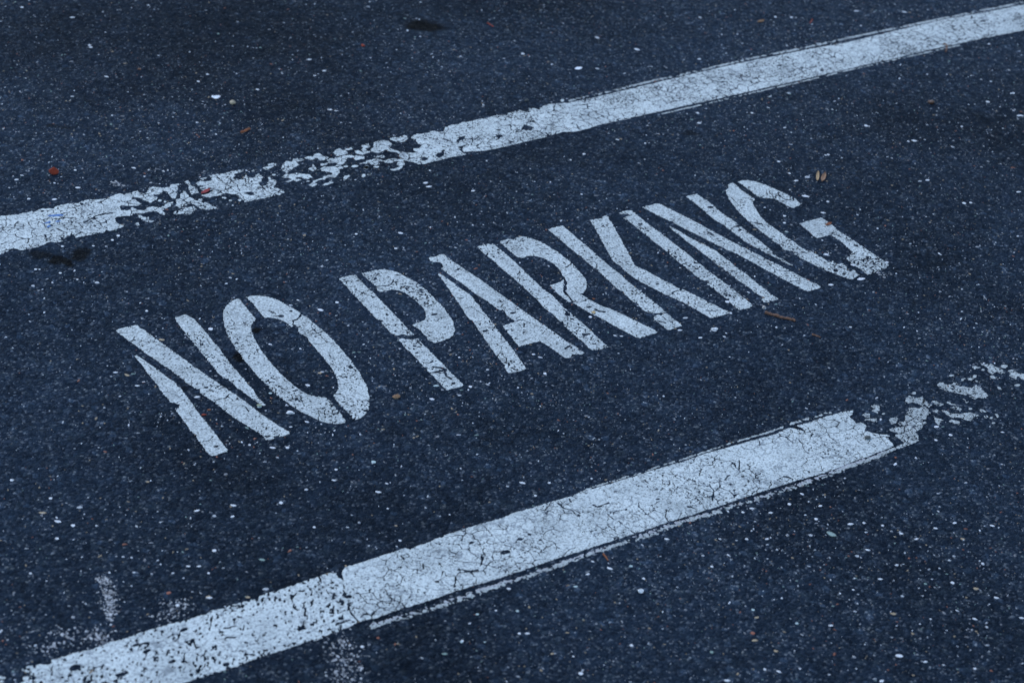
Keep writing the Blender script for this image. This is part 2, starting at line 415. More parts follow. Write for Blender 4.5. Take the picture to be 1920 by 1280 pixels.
# stones set in the asphalt ---------------------------------------------------
rng = np.random.default_rng(11)
corner = ground([(-500, -120), (2420, -120), (2420, 1500), (-500, 1500)])
bx0, by0 = corner.min(0); bx1, by1 = corner.max(0)
def inside_quad(P):
    ok = np.ones(len(P), bool)
    for a, b in zip(corner, np.roll(corner, -1, 0)):
        ok &= ((b[0] - a[0]) * (P[:, 1] - a[1]) - (b[1] - a[1]) * (P[:, 0] - a[0])) <= 0
    return ok
def off_stains(P):
    """stones under oil or tar do not show"""
    ok = np.ones(len(P), bool)
    for pa, pb, wd, dens_ in STAINS:
        if dens_ > .5: ok &= polyline_dist(P[:, 0], P[:, 1], ground([pa, pb])) > wd * .8
    return ok
def chip_cloud(P, rad, cols, name, parent, hmax=.0005):
    """all chips in one mesh: flattened facetted pebbles, six-sided"""
    n = len(P); K = 6
    ang = np.linspace(0, 2 * np.pi, K, endpoint=False)[None, :] + rng.uniform(0, 6.28, (n, 1)) + rng.uniform(-.35, .35, (n, K))
    rr = rad[:, None] * rng.uniform(.62, 1.15, (n, K)); st = rng.uniform(1.0, 1.9, (n, 1)); ro = rng.uniform(0, np.pi, (n, 1))
    x = rr * np.cos(ang) * st; y = rr * np.sin(ang) / st ** .5
    X = P[:, :1] + x * np.cos(ro) - y * np.sin(ro); Y = P[:, 1:] + x * np.sin(ro) + y * np.cos(ro)
    cx, cy_ = P[:, :1], P[:, 1:]
    h = np.minimum(hmax, rad[:, None] * rng.uniform(.15, .4, (n, 1))) + .00012
    tilt = rng.uniform(-.3, .3, (n, K)) * h
    base = np.stack([X, Y, np.full_like(X, -.0004)], 2)
    top = np.stack([cx + .72 * (X - cx), cy_ + .72 * (Y - cy_), np.minimum(h + tilt, hmax + .00005)], 2)
    V = np.concatenate([base, top], 1).reshape(-1, 3)
    o = (np.arange(n) * 2 * K)[:, None, None]
    k = np.arange(K); k2 = (k + 1) % K
    q = np.stack([k, k2, k2 + K, k + K], 1)[None] + o
    cap = (np.arange(K) + K)[None, :] + o[:, 0]
    loops = np.concatenate([q.reshape(n, -1), cap], 1).ravel()
    tl = np.tile(np.array([4] * K + [K]), n); stt = np.concatenate([[0], np.cumsum(tl)[:-1]])
    me = bpy.data.meshes.new(name)
    me.vertices.add(len(V)); me.vertices.foreach_set('co', V.astype(np.float32).ravel())
    me.loops.add(len(loops)); me.loops.foreach_set('vertex_index', loops.astype(np.int32))
    me.polygons.add(len(tl)); me.polygons.foreach_set('loop_start', stt.astype(np.int32)); me.polygons.foreach_set('loop_total', tl.astype(np.int32))
    me.update(calc_edges=True)
    at = me.attributes.new('chip', 'FLOAT_COLOR', 'POINT')
    c4 = np.repeat(np.c_[cols, np.ones(n)], 2 * K, 0); at.data.foreach_set('color', c4.astype(np.float32).ravel())
    me.materials.append(CHIPS)
    ob = bpy.data.objects.new(name, me); COL.objects.link(ob); ob.parent = parent
    ob['kind'] = 'stuff'
    return ob
def chip_colours(n, bright=.5):
    k = rng.random(n); out = np.zeros((n, 3))
    base = {0: (.62, .64, .66), 1: (.32, .335, .35), 2: (.15, .155, .165), 3: (.27, .20, .12), 4: (.17, .25, .22), 5: (.22, .07, .035)}
    cuts = np.array([.26, .50, .76, .88, .94, 1.0]) if bright >= .5 else np.array([.08, .28, .70, .86, .93, 1.0])
    idx = np.searchsorted(cuts, k)
    for i_, c in base.items(): out[idx == i_] = c
    return np.clip(out * rng.uniform(.7, 1.15, (n, 1)), 0, .75)
AREA = (bx1 - bx0) * (by1 - by0)
N0 = int(9500 * AREA)
Pc = np.c_[rng.uniform(bx0, bx1, N0), rng.uniform(by0, by1, N0)]
Pc = Pc[inside_quad(Pc)]
dens = fbm(Pc[:, 0], Pc[:, 1], .35, 5, 3); keep = rng.random(len(Pc)) < np.clip(.25 + 2.2 * (dens - .38), .12, 1)
Pc = Pc[keep]; Pc = Pc[off_stains(Pc)]
rad = .00075 * np.exp(rng.normal(0, .40, len(Pc))); rad = np.clip(rad, .0004, .002)
chip_cloud(Pc, rad, chip_colours(len(Pc), .3), 'fine_aggregate', pavement)
N1 = int(2700 * AREA)
Pm = np.c_[rng.uniform(bx0, bx1, N1), rng.uniform(by0, by1, N1)]; Pm = Pm[inside_quad(Pm)]
dens = fbm(Pm[:, 0], Pm[:, 1], .3, 8, 3); Pm = Pm[rng.random(len(Pm)) < np.clip(.35 + 2.0 * (dens - .4), .15, 1)]
Pm = Pm[off_stains(Pm)]; rad = np.clip(.00128 * np.exp(rng.normal(0, .36, len(Pm))), .0009, .0032); print('CHIPS', len(Pc), len(Pm), AREA)
chip_cloud(Pm, rad, chip_colours(len(Pm), .7), 'coarse_aggregate', pavement)
# ghosts of an older, almost gone marking: clouds of white paint crumbs
gh = []
for cxp, cyp, sx, sy_, k in ((190, 1086, 14, 5, 90), (203, 1110, 12, 14, 150), (207, 1138, 9, 18, 240), (185, 1195, 18, 14, 200), (125, 1190, 22, 14, 130), (95, 1215, 30, 10, 90), (330, 1135, 26, 14, 110), (315, 1152, 18, 8, 70),
                             (640, 1215, 20, 18, 160), (655, 1245, 22, 20, 160), (645, 1270, 25, 12, 90), (217, 344, 7, 4, 60), (300, 322, 22, 8, 50), (1560, 470, 10, 6, 20), (1655, 515, 10, 4, 60)):
    gh.append(np.c_[rng.normal(cxp, sx * .75, k), rng.normal(cyp, sy_ * .75, k)])
gh = ground(np.concatenate(gh)); gh = gh[::2]; rad = np.clip(.0010 * np.exp(rng.normal(0, .5, len(gh))), .0004, .0028)
chip_cloud(gh, rad, np.clip(np.full((len(gh), 3), .42) * rng.uniform(.35, 1.3, (len(gh), 1)), 0, .7), 'paint_crumbs', pavement)

# the larger stones, one object each
def stone_mesh(seed, mat):
    rs = random.Random(seed); K = 8; V = []; Fc = []
    ph = [2 * math.pi * (i + rs.uniform(-.3, .3)) / K for i in range(K)]; rd = [rs.uniform(.72, 1.12) for _ in range(K)]
    st = rs.uniform(1.0, 1.6)
    for ring, (sc, z) in enumerate(((1.0, -.35), (.94, .10), (.6, .22))):
        for a, r_ in zip(ph, rd):
            V.append((sc * r_ * math.cos(a) * st, sc * r_ * math.sin(a) / st ** .5, z + (rs.uniform(-.04, .04) if ring else 0)))
    for ring in (0, 1):
        for i in range(K):
            j = (i + 1) % K
            Fc.append((ring * K + i, ring * K + j, ring * K + K + j, ring * K + K + i))
    Fc.append(tuple(2 * K + i for i in range(K)))
    me = bpy.data.meshes.new('aggregate_stone'); me.from_pydata(V, [], Fc); me.materials.append(mat)
    return me
SM = {k: [stone_mesh(17 * i + 3 * j, STONE_MAT[k]) for i in range(4)] for j, k in enumerate(STONE_COL)}
# seen one by one in the photograph: pixel, half width in pixels, colour
SEEN = '''1202 1109 5 white;1438 1010 4 white;1400 1010 4 white;1686 1229 7 white;1363 1275 5 white;1412 1143 4 mint;1419 1157 4 tan;1415 1200 5 tan;1455 1220 5 tan;1335 1222 5 green;
1411 1186 6 rust;1675 1150 5 tan;1786 1092 5 white;1607 1042 5 pale;1575 1112 3 white;1692 1117 4 pale;1735 1094 4 green;1830 1103 6 tan;1494 1168 4 mint;1558 1172 4 white;
1653 1276 5 white;1460 1258 4 white;1434 1254 4 white;1828 1160 4 white;1850 1175 4 pale;1916 1158 4 white;1745 1160 3 white;1828 1253 4 white;1555 1264 3 pale;1500 1253 3 white;
1560 1002 8 green;1520 1003 5 pale;1335 1062 4 white;1365 1040 3 white;1143 1065 5 white;1183 1061 5 mint;1111 1052 3 white;1102 1076 4 white;1207 1084 4 white;1079 1099 4 mint;
954 1103 4 white;970 1145 4 mint;895 1151 4 mint;930 1144 3 white;989 1187 4 white;867 1201 4 white;974 1187 4 white;709 1195 4 rust;679 1212 5 white;865 1203 4 mint;909 1203 3 mint;
1184 1209 5 white;1035 1225 4 tan;1075 1230 3 white;1089 1262 6 white;885 1120 3 mint;834 1225 5 green;527 942 6 white;437 947 5 white;369 957 5 white;402 967 5 pale;95 934 5 white;150 951 6 pale;80 961 6 tan;
108 977 6 white;137 985 6 white;107 1009 5 white;181 985 4 pale;436 968 4 white;589 988 4 white;402 1032 6 white;353 1061 4 white;373 1061 4 white;391 1074 4 white;57 1074 4 white;391 1118 5 tan;
333 1134 6 white;316 1111 6 rust;498 1104 6 pale;464 1119 5 tan;392 1120 5 white;22 900 5 white;277 903 4 tan;492 1049 6 green;626 900 4 white;725 906 3 white;709 922 5 white;750 1013 4 white;
1004 929 4 white;1030 905 4 white;1109 897 3 white;980 905 5 white;727 953 3 white;742 985 3 tan;700 866 6 mint;630 880 4 white;545 774 7 white;601 581 6 white;632 567 5 white;395 617 7 white;304 637 6 tan;
275 583 4 white;217 698 4 white;238 703 5 tan;257 723 4 white;545 800 3 white;511 839 5 white;539 839 5 white;486 762 6 mint;507 737 4 mint;370 744 5 white;372 818 5 pale;468 834 4 white;
577 722 5 white;600 699 5 tan;604 697 4 pale;743 745 7 tan;810 748 5 white;861 741 4 pale;882 725 5 white;818 723 5 mint;861 670 3 white;914 693 3 white;1022 700 5 white;968 690 3 white;
1153 629 3 white;1165 630 3 white;1104 630 4 white;1107 594 5 white;1285 596 5 pale;1339 618 8 white;1364 566 6 white;1433 578 5 pale;1275 619 4 white;1313 633 4 white;1358 631 3 white;1600 497 5 white;
1615 523 7 white;1549 477 5 white;1471 418 4 white;1471 405 4 white;1514 332 6 pale;1511 368 6 white;1552 378 4 white;1543 399 4 white;1480 325 4 white;1493 339 4 white;1558 534 5 white;1663 492 4 white;
1714 264 5 white;1911 217 4 white;1900 175 4 white;1915 217 4 white;1624 236 5 white;1852 191 5 white;1479 175 3 white;1820 380 4 white;1808 381 5 white;1725 340 4 pale;1739 338 4 white;1910 360 4 white;
1553 290 4 white;1548 291 3 white;1703 265 3 white;1484 33 4 white;1454 32 4 white;1696 23 4 white;1311 111 4 white;1606 21 4 white;1194 93 5 white;1120 129 3 white;980 101 5 white;1035 121 3 white;1120 71 4 white;
1193 92 3 white;1311 231 4 white;1410 212 4 white;1308 212 4 white;1158 262 3 white;1210 269 3 white;1460 303 4 white;1095 289 4 white;1070 300 3 white;946 263 3 white;798 343 5 white;804 350 5 white;
751 437 5 white;668 439 4 white;742 466 4 white;887 358 4 white;806 320 3 white;405 252 3 white;141 319 4 white;146 352 5 white;102 374 5 white;54 373 4 white;31 337 4 white;41 329 4 pale;117 462 4 white;
211 450 4 white;222 442 5 white;175 461 3 white;67 505 4 white;74 505 3 white;113 512 4 white;62 536 5 pale;182 530 6 pale;145 524 3 white;120 440 3 white;271 331 3 white;251 315 4 white;168 85 4 white;170 89 4 white;
136 33 4 white;41 14 4 white;136 181 3 white;200 144 4 white;372 153 4 white;483 168 4 white;580 112 4 white;620 206 4 white;617 206 3 white;608 133 4 white;278 10 3 white;630 208 3 white;590 142 3 white;
1805 1010 5 tan;1780 1050 4 pale;1735 1240 4 white;1650 1085 4 white;1718 1010 4 white;1690 1000 4 white;1655 985 4 white;1620 980 4 white;1790 980 4 white;1860 985 4 white;1645 855 4 white;1756 800 5 white;1782 815 5 white;1755 825 4 white;
1754 990 4 white;1880 810 3 white;1868 1120 4 white;1600 1105 3 white;1250 1010 4 white;1480 945 5 white;1530 973 5 white;1538 948 4 white;1595 982 5 white;1445 961 4 white;1410 953 4 white;1393 960 4 white'''
seen = [s_.split() for s_ in SEEN.replace('\n', '').split(';') if s_.strip()]
rs = random.Random(5)
for X_, Y_, hw, colr in seen[:300]:
    g0 = ground([(float(X_), float(Y_))])[0]; g1 = ground([(float(X_) + float(hw), float(Y_))])[0]
    rad_ = .80 * math.hypot(*(g1 - g0))
    ob = bpy.data.objects.new('aggregate_stone', rs.choice(SM[colr])); COL.objects.link(ob)
    ob.parent = pavement; ob.location = (g0[0], g0[1], 0); ob.rotation_euler = (0, 0, rs.uniform(-.5, .5) - YAW + (math.pi if rs.random() < .5 else 0))
    ob.scale = (rad_, rad_, min(rad_, .0026))

# ------------------------------------------------------------------ the lettering
PXM = 0.00076                                   # metres per photo pixel around the lettering
def LN(s, w): return (G(s), w * PXM)
def SP(s, rx, ry): return (G(s)[0], rx * PXM, ry * PXM)
def letter(label, names, strokes):
    pts = np.concatenate([G(s_[0]) for s_ in strokes]); c_ = (pts.min(0) + pts.max(0)) / 2
    root = tag(empty('painted_letter', c_), label, 'painted letter', 'letters of the painted words')
    for nm_, (outline, kw) in zip(names.split(), strokes):
        paint(nm_, root, G(outline), mats=(STENCIL, PAINT_EDGE), **kw)
    return root
ST = dict(rag=.9, pore=0.066, psize=.0026, crack=.0006, cell=.035)
def kw(**k): d = dict(ST); d.update(k); return d

letter('white stencilled letter N that begins the word NO', 'diagonal stem stem', [
 ('A 125 320 240 285 400 245 460 240 500 275 650 380 810 495 840 515 1080 690 1340 885 1400 920 1560 1035 1720 1140 B 1000 340 1200 490 1400 640 1600 770 1770 880 1785 915 1730 935 1640 955 1600 940 1550 935 1530 950 1550 975 1520 1000 1460 1008 1420 990 1410 960 1300 880 1120 770 900 630 680 455 690 425 650 430 520 345 450 295 430 270 440 240 370 230 270 160 A 1110 1030 970 920 860 850 720 750 580 660 440 545 350 490 250 410 160 350',
  kw(lines=[LN('B 670 420 720 385 830 370 870 310', 3), LN('B 690 205 760 180', 2.5), LN('A 340 480 430 465', 2)], spots=[SP('B 540 215', 4, 3), SP('A 870 675', 3.5, 1.6)])),
 ('A 415 705 440 685 500 720 600 800 760 900 960 1060 1040 1110 1060 1150 1110 1180 1170 1270 B 250 360 400 570 500 700 580 800 700 950 800 1080 855 1145 840 1180 760 1200 690 1225 620 1238 580 1225 545 1190 470 1080 390 980 395 930 330 890 270 820 180 690 85 570 95 535 130 515 130 470 90 455 0 435 A 850 1270 800 1200 760 1130 680 1040 620 970 560 880 500 800 440 730',
  kw(lines=[LN('B 100 440 180 405 240 400', 1.6)], spots=[SP('B 690 1095', 4, 2)])),
 ('A 1030 130 1100 105 1185 75 1270 125 1315 150 1400 240 1580 460 1700 600 1780 720 1900 870 B 1020 0 1110 100 1140 150 1230 240 1300 350 1390 450 1425 475 1400 490 1330 455 1150 330 960 190 930 150 840 85 800 70 710 0 A 1640 910 1560 830 1440 670 1330 540 1200 390 1120 280 1050 190',
  kw(pore=0.043))])

letter('white stencilled letter O between the first N and the P', 'half_ring half_ring', [
 ('C 345 165 385 165 430 220 520 330 640 460 610 510 570 550 565 600 575 650 610 740 660 840 740 970 800 1050 900 1170 D 360 475 480 590 600 690 700 760 780 800 880 830 980 840 1040 840 1110 900 1200 1000 1290 1110 1350 1200 1340 1225 1200 1245 1080 1230 960 1195 830 1130 720 1080 580 1000 440 900 330 820 200 700 70 570 0 495 C 560 1200 450 1070 350 930 270 810 200 680 170 580 150 480 150 390 165 330 200 270 260 215',
  kw(pore=0.078, lines=[LN('C 350 905 480 880', 2.2), LN('C 200 620 540 615', 1.2)], spots=[SP('C 310 708', 4, 1.5), SP('D 590 745', 4.5, 2.2)], rub=[(G('C 560 520')[0], .016, .14), (G('D 1000 1000')[0], .05, .07)])),
 ('C 490 140 560 125 650 120 760 125 900 160 1000 200 1100 260 1200 310 1310 380 1330 410 1400 440 1500 530 1620 620 1700 690 1800 790 1900 890 D 1280 115 1340 190 1450 320 1550 470 1620 590 1670 700 1700 850 1700 960 1680 1050 1620 1120 1560 1160 1490 1180 1440 1140 1370 1060 1270 960 1155 820 1200 780 1230 720 1235 650 1215 560 1170 460 1110 370 1040 280 960 190 880 90 800 0 C 1400 740 1330 700 1270 660 1280 600 1220 550 1180 590 1100 530 980 470 860 450 770 450 730 410 650 310 580 220',
  kw(lines=[LN('C 1330 400 1270 470 1210 500 1190 545', 4.2), LN('C 1440 690 1580 685 1640 655', 2), LN('D 1100 210 1130 265 1180 280', 2.2), LN('D 1200 190 1290 165', 2.6), LN('C 840 350 890 370 930 395', 4), LN('C 880 435 1000 430', 2.5)], spots=[SP('C 1020 425', 6, 5), SP('C 1170 350', 2.2, 3), SP('D 1420 390', 5, 6)], rub=[(G('D 1400 480')[0], .024, .16), (G('D 1500 900')[0], .04, .10)]))])

letter('white stencilled letter P that begins the second word, its stem broken in two', 'stem stem_foot bowl', [
 ('E 120 265 240 225 370 205 420 260 520 370 640 470 760 600 900 740 1050 900 1160 1020 1260 1110 1180 1120 1130 1110 1070 1090 1030 1115 970 1120 900 1080 830 1000 770 930 740 890 690 870 600 770 480 640 360 520 240 390 180 320',
  kw(pore=0.078, lines=[LN('E 450 480 540 440 600 440', 1.8)], spots=[SP('E 760 900', 3, 3), SP('E 840 810', 3, 2)])),
 ('F 210 375 260 360 340 375 440 375 510 360 560 420 620 480 740 600 850 710 930 790 960 830 1020 890 1120 980 1200 1060 1150 1085 1040 1110 940 1135 900 1100 830 1020 780 970 700 890 640 830 560 740 440 610 350 530 260 430',
  kw(lines=[LN('F 490 410 570 460', 4), LN('F 590 725 690 720 740 690', 3.2), LN('F 740 790 850 800 920 830', 5), LN('F 690 880 800 870 880 850', 5), LN('F 900 850 950 930 1010 970', 4.5)], spots=[SP('F 1050 1030', 4, 3), SP('F 460 475', 3, 2.2), SP('F 320 475', 2, 1.6), SP('F 900 840', 6, 4)])),
 ('E 460 185 530 170 600 150 700 130 800 125 920 145 1040 185 1150 250 1290 320 1450 450 1600 600 1690 690 1760 790 1820 880 1850 970 1860 1050 1840 1110 1790 1150 1700 1190 1540 1240 1530 1210 1460 1190 1450 1150 1400 1100 1360 1055 1330 1025 1220 960 1300 930 1400 890 1430 850 1430 780 1390 700 1320 630 1220 550 1120 480 1020 440 920 430 800 450 740 465 700 430 680 390 600 310 520 240',
  kw(pore=0.078, lines=[LN('E 680 380 850 375 910 340 950 270 1000 260', 2.6), LN('E 1440 690 1520 650 1610 610', 2.4), LN('E 950 210 1050 210', 2.6), LN('E 1470 1190 1640 1170 1700 1150', 2.2), LN('E 640 240 720 200', 1.6)], spots=[SP('E 1560 800', 6, 3), SP('E 1370 470', 3, 4)], rub=[(G('E 1250 430')[0], .03, .05)]))])

letter('white stencilled letter A between the P and the R', 'leg leg_and_crossbar', [
 ('G 245 590 270 585 320 610 370 650 480 730 600 820 720 900 780 950 810 1020 870 1060 910 1140 980 1220 H 270 350 370 480 480 620 600 780 720 940 850 1130 820 1150 720 1175 600 1208 560 1170 520 1080 440 980 340 840 220 670 120 520 60 430 0 385 G 680 1220 600 1090 520 980 440 860 360 740 290 650',
  kw(spots=[SP('G 600 955', 6, 2.2), SP('H 230 570', 4, 4), SP('H 400 795', 4, 1.2)])),
 ('G 105 360 130 345 220 330 290 300 340 305 400 350 480 410 560 465 700 560 860 660 1000 760 1180 890 1400 1050 1550 1160 1700 1265 H 1120 480 1300 610 1480 740 1560 780 1650 840 1720 895 1690 920 1550 915 1520 940 1530 965 1470 978 1420 960 1340 900 1180 790 1070 725 960 745 850 775 745 800 700 750 640 670 560 570 505 490 600 460 700 430 740 415 680 415 640 390 560 330 540 290 500 250 460 260 G 1080 1070 1000 1010 900 950 760 850 600 730 460 640 290 510 330 490 310 440 270 415 180 415 140 400',
  kw(lines=[LN('H 690 420 750 405 830 410', 2.6), LN('H 540 560 600 555', 3), LN('H 1440 840 1510 790', 5), LN('G 230 345 240 400', 1.3)], spots=[SP('H 655 297', 7.5, 3.6), SP('H 725 240', 2, 1.8), SP('G 530 535', 5, 2.5)], rub=[(G('H 1300 700')[0], .04, .06)]))])

letter('white stencilled letter R with its bowl cracked off the leg', 'stem bowl leg bowl_fragment', [
 ('G 835 185 900 165 980 145 1050 130 1110 160 1170 220 1240 270 1400 410 1560 570 1720 720 1850 830 I 950 1020 1080 1160 J 300 540 400 620 520 720 680 860 800 980 965 1130 900 1145 830 1170 730 1185 680 1150 580 1050 460 950 340 840 200 700 100 610 0 540 I 720 1080 620 990 500 880 380 770 260 670 150 580 60 490 G 1040 370 960 300 880 230',
  kw(pore=0.078, lines=[LN('G 1440 610 1490 550', 4), LN('J 330 590 360 660', 6), LN('J 580 940 690 940', 5), LN('J 0 385 60 375', 2)], spots=[SP('J 350 640', 5, 6), SP('J 770 1080', 3, 2)], rub=[(G('J 350 660')[0], .03, .09)])),
 ('I 130 185 200 165 265 150 340 160 380 130 450 112 540 118 640 150 760 200 880 270 1000 340 1130 440 1220 510 1300 600 1370 680 1420 750 1445 830 1430 910 1390 965 1340 970 1400 1000 1470 1040 1420 1060 1360 1085 1280 1095 1230 1070 1190 1020 1150 960 1110 930 1150 900 1130 850 1155 820 1130 770 1110 730 1090 710 1060 650 1000 570 900 490 780 430 640 400 560 405 500 430 430 430 380 410 300 340 220 270',
  kw(pore=0.078, lines=[LN('I 1320 715 1450 690', 4), LN('I 1090 715 1150 680 1280 660', 2.2), LN('I 1140 575 1225 500', 3), LN('I 720 285 780 300 860 300', 4), LN('I 680 250 730 240', 2.5), LN('I 240 220 280 180', 4)], spots=[SP('I 965 355', 3.5, 2)])),
 ('J 430 460 500 450 580 440 670 410 760 460 880 520 1000 560 1200 650 1400 750 1600 840 1715 910 1620 940 1520 965 1430 995 1370 975 1200 890 1000 780 800 670 640 590 500 510',
  kw(pore=0.055, lines=[LN('J 770 560 840 595 920 605', 4.5), LN('J 540 450 640 430', 2)], spots=[SP('J 680 530', 5, 2.5)])),
 ('I 885 840 960 825 1030 800 1095 755 1095 830 1085 900 1080 935 1130 990 1180 1040 1210 1085 1180 1100 1120 1060 1030 990 960 920', kw())])

letter('white stencilled letter K between the R and the I', 'stem stem_foot arm_and_leg', [
 ('K 60 330 120 305 200 285 285 270 340 320 420 390 520 480 620 555 740 660 860 770 1000 890 1120 980 1250 1100 1400 1220 L 460 560 600 670 710 770 640 785 560 785 480 775 400 755 310 680 280 640 240 620 170 570 80 490 70 455 20 440 J 1080 240 1000 160 920 90 840 10 K 760 920 740 890 660 830 560 730 490 690 380 600 260 490 150 400',
  kw(pore=0.078, lines=[LN('K 740 900 830 940 910 935', 4), LN('K 560 575 630 565', 2.4), LN('K 680 830 740 805 800 850 790 900', 2), LN('K 940 990 1090 970', 1.6), LN('L 270 610 290 660', 2.6)], spots=[SP('K 720 750', 3, 3), SP('L 125 450', 2, 2), SP('L 350 550', 2.2, 4)], rub=[(G('L 250 470')[0], .03, .05)])),
 ('L 525 840 580 800 640 815 680 785 730 785 800 850 880 910 955 970 870 990 810 1020 740 1040 680 990 600 920 535 880',
  kw(lines=[LN('L 580 890 700 930', 3), LN('L 650 830 700 880', 2.4)], spots=[SP('L 800 920', 2.5, 2)])),
 ('K 695 190 760 170 870 165 890 130 940 120 970 140 985 190 1020 230 1060 300 1100 380 1140 440 1200 560 1260 670 1320 780 1350 850 1380 880 1500 930 1700 1040 1920 1150 L 915 415 900 440 950 420 1000 440 1200 540 1400 640 1580 730 1685 770 1600 800 1480 835 1390 855 1320 820 1150 720 960 620 770 530 740 525 600 450 440 370 280 280 K 1320 1030 1230 960 1150 880 1040 810 980 700 900 560 820 410 760 310',
  kw(pore=0.101, lines=[LN('L 760 530 830 460 930 425', 3.4), LN('L 1310 745 1400 750 1490 740', 3.6), LN('K 1000 620 1100 570', 1.6), LN('L 1130 570 1150 650', 2.4)], spots=[SP('K 1300 885', 4, 2.5), SP('L 580 345', 3, 1.8), SP('K 880 272', 2.4, 1.8)], rub=[(G('K 950 450')[0], .04, .05), (G('L 1300 700')[0], .03, .07)]))])

letter('white stencilled letter I, a single bar beside the K', 'stem', [
 ('M 85 320 150 295 220 285 270 280 310 310 400 390 560 510 720 630 900 770 1100 920 1250 1050 1360 1130 L 1400 190 1500 260 1650 370 1800 490 1900 570 N 735 985 680 1020 600 1040 530 1055 470 1010 340 890 200 780 45 665 90 630 60 610 0 615 L 1220 270 1130 200 1080 150 1000 90 880 0 M 840 930 700 820 540 690 360 550 240 450 150 395 210 370 240 350 180 330 120 340',
  kw(pore=0.101, lines=[LN('L 1060 125 1140 125 1220 100', 3), LN('M 200 330 240 370', 5), LN('N 330 850 350 820', 4), LN('N 0 615 130 590', 2)], spots=[SP('M 405 490', 5, 4), SP('M 515 585', 4, 3), SP('N 310 750', 4, 2)], rub=[(G('N 230 650')[0], .04, .07)]))])

letter('white stencilled letter N between the I and the G, rubbed thin at its tips', 'diagonal stem stem', [
 ('M 440 235 540 205 650 178 710 185 800 235 960 315 1120 395 1300 490 1500 600 1700 710 1900 810 N 700 170 900 270 1100 370 1300 470 1500 580 1680 660 1750 700 1730 730 1650 750 1570 775 1500 760 1400 700 1200 600 1000 490 800 380 600 270 460 200 370 160 M 1560 800 1400 720 1200 620 1000 520 910 470 890 440 840 440 720 380 580 310',
  kw(psize=.0021, pore=0.101, lines=[LN('M 890 440 920 420', 3.4), LN('M 1400 600 1500 650', 3)], spots=[SP('M 1600 740', 5, 2.4), SP('M 1440 620', 5, 2.4)], rub=[(G('N 1150 450')[0], .05, 0.060), (G('M 1000 400')[0], .05, 0.036)])),
 ('M 820 515 860 515 890 545 960 575 1060 640 1200 720 1360 790 1480 860 1540 890 1660 980 1800 1090 1900 1170 N 700 570 850 690 960 770 1050 850 1125 885 1080 905 1030 920 1000 910 970 940 900 935 870 890 920 870 830 830 760 790 640 690 500 600 360 500 310 450 280 420 200 380 100 290 0 220 M 1260 860 1120 760 1040 690 960 630 900 580',
  kw(psize=.0021, pore=0.101, rub=[(G('N 480 500')[0], .04, 0.060), (G('M 930 570')[0], .02, 0.060)])),
 ('M 1090 75 1150 55 1260 32 1320 85 1400 130 1500 210 1640 330 1780 420 1880 500 Q 300 830 400 850 500 930 620 1020 740 1110 840 1190 900 1260 N 1100 260 1180 290 1260 350 1350 390 1290 380 1200 340 1080 270 960 220 860 160 740 100 600 20 Q 320 960 240 900 200 870 100 800 0 740 M 1440 360 1340 270 1220 170',
  kw(psize=.0021, pore=0.086, lines=[LN('Q 230 895 290 850 350 840', 2)], spots=[SP('M 1455 235', 7, 5), SP('Q 375 900', 4, 3)], rub=[(G('N 1000 200')[0], .05, 0.096)]))])

letter('white stencilled letter G that ends the second word, its foot worn to crumbs', 'curve top_arc spur', [
 ('Q 200 220 230 195 280 190 320 220 420 310 520 380 605 435 580 470 580 520 620 590 680 680 760 770 900 870 1050 980 1200 1080 1300 1160 1400 1210 R 560 650 700 730 790 790 830 820 900 785 940 850 1040 830 1110 890 1100 930 1160 960 1200 930 1290 1010 1240 1040 1190 1075 1110 1060 1000 1020 900 990 750 920 560 830 400 750 250 650 150 630 100 560 0 500 Q 820 1010 700 920 580 820 480 740 360 620 260 500 190 390 165 300 210 270',
  kw(psize=.0021, pore=0.086, lines=[LN('Q 540 775 620 790 690 805', 4), LN('Q 640 700 690 690', 2.4), LN('Q 680 870 720 885', 4)], spots=[SP('R 930 940', 5, 5), SP('R 1060 990', 6, 4), SP('R 1000 890', 3, 3), SP('Q 460 610', 3, 2)], rub=[(G('R 900 900')[0], .045, 0.120), (G('Q 1150 1100')[0], .05, 0.060), (G('R 500 700')[0], .05, 0.060)])),
 ('Q 345 175 400 155 500 150 620 170 760 220 900 280 1040 340 1180 410 1310 500 1260 530 1180 565 1120 550 1020 490 900 430 800 415 690 415 620 370 500 280 420 220',
  kw(psize=.0021, pore=0.070, lines=[LN('Q 960 330 970 390 1050 430 1170 455 1185 400', 4.4), LN('Q 1185 400 1300 500', 2.4), LN('Q 830 250 820 330 870 390', 1.6)])),
 ('R 385 240 480 210 600 180 715 150 780 190 860 245 1000 360 1200 490 1400 620 1600 760 1735 860 1690 910 1600 940 1500 980 1410 1005 1340 950 1200 850 1090 765 1140 720 1195 670 1100 590 1020 510 940 460 860 405 780 425 650 465 600 420 500 330',
  kw(psize=.0021, pore=0.086, lines=[LN('R 860 380 1000 440', 3), LN('R 650 390 740 395', 2)], spots=[SP('R 1240 570', 5, 4), SP('R 1580 810', 5, 3)], rub=[(G('R 1400 760')[0], .06, 0.072), (G('R 1600 900')[0], .03, 0.084)]))])

# ------------------------------------------------------------------ the two parking lines
def ell(s, rx, ry, k=10):
    p0 = px(s)[0]; sc = CROP[s.split()[0]][2]
    return ground([(p0[0] + rx / sc * math.cos(2 * math.pi * i / k) * (1 + .15 * math.sin(5 * i)), p0[1] + ry / sc * math.sin(2 * math.pi * i / k)) for i in range(k)])
def strip(pts, w0, ends=True):
    """thin ragged remnant of an older coat along an edge: a band round a pixel polyline"""
    P = np.array(pts, float); up_ = P.copy(); dn = P.copy(); up_[:, 1] -= w0 / 2; dn[:, 1] += w0 / 2
    return ground(np.concatenate([up_, dn[::-1]]))

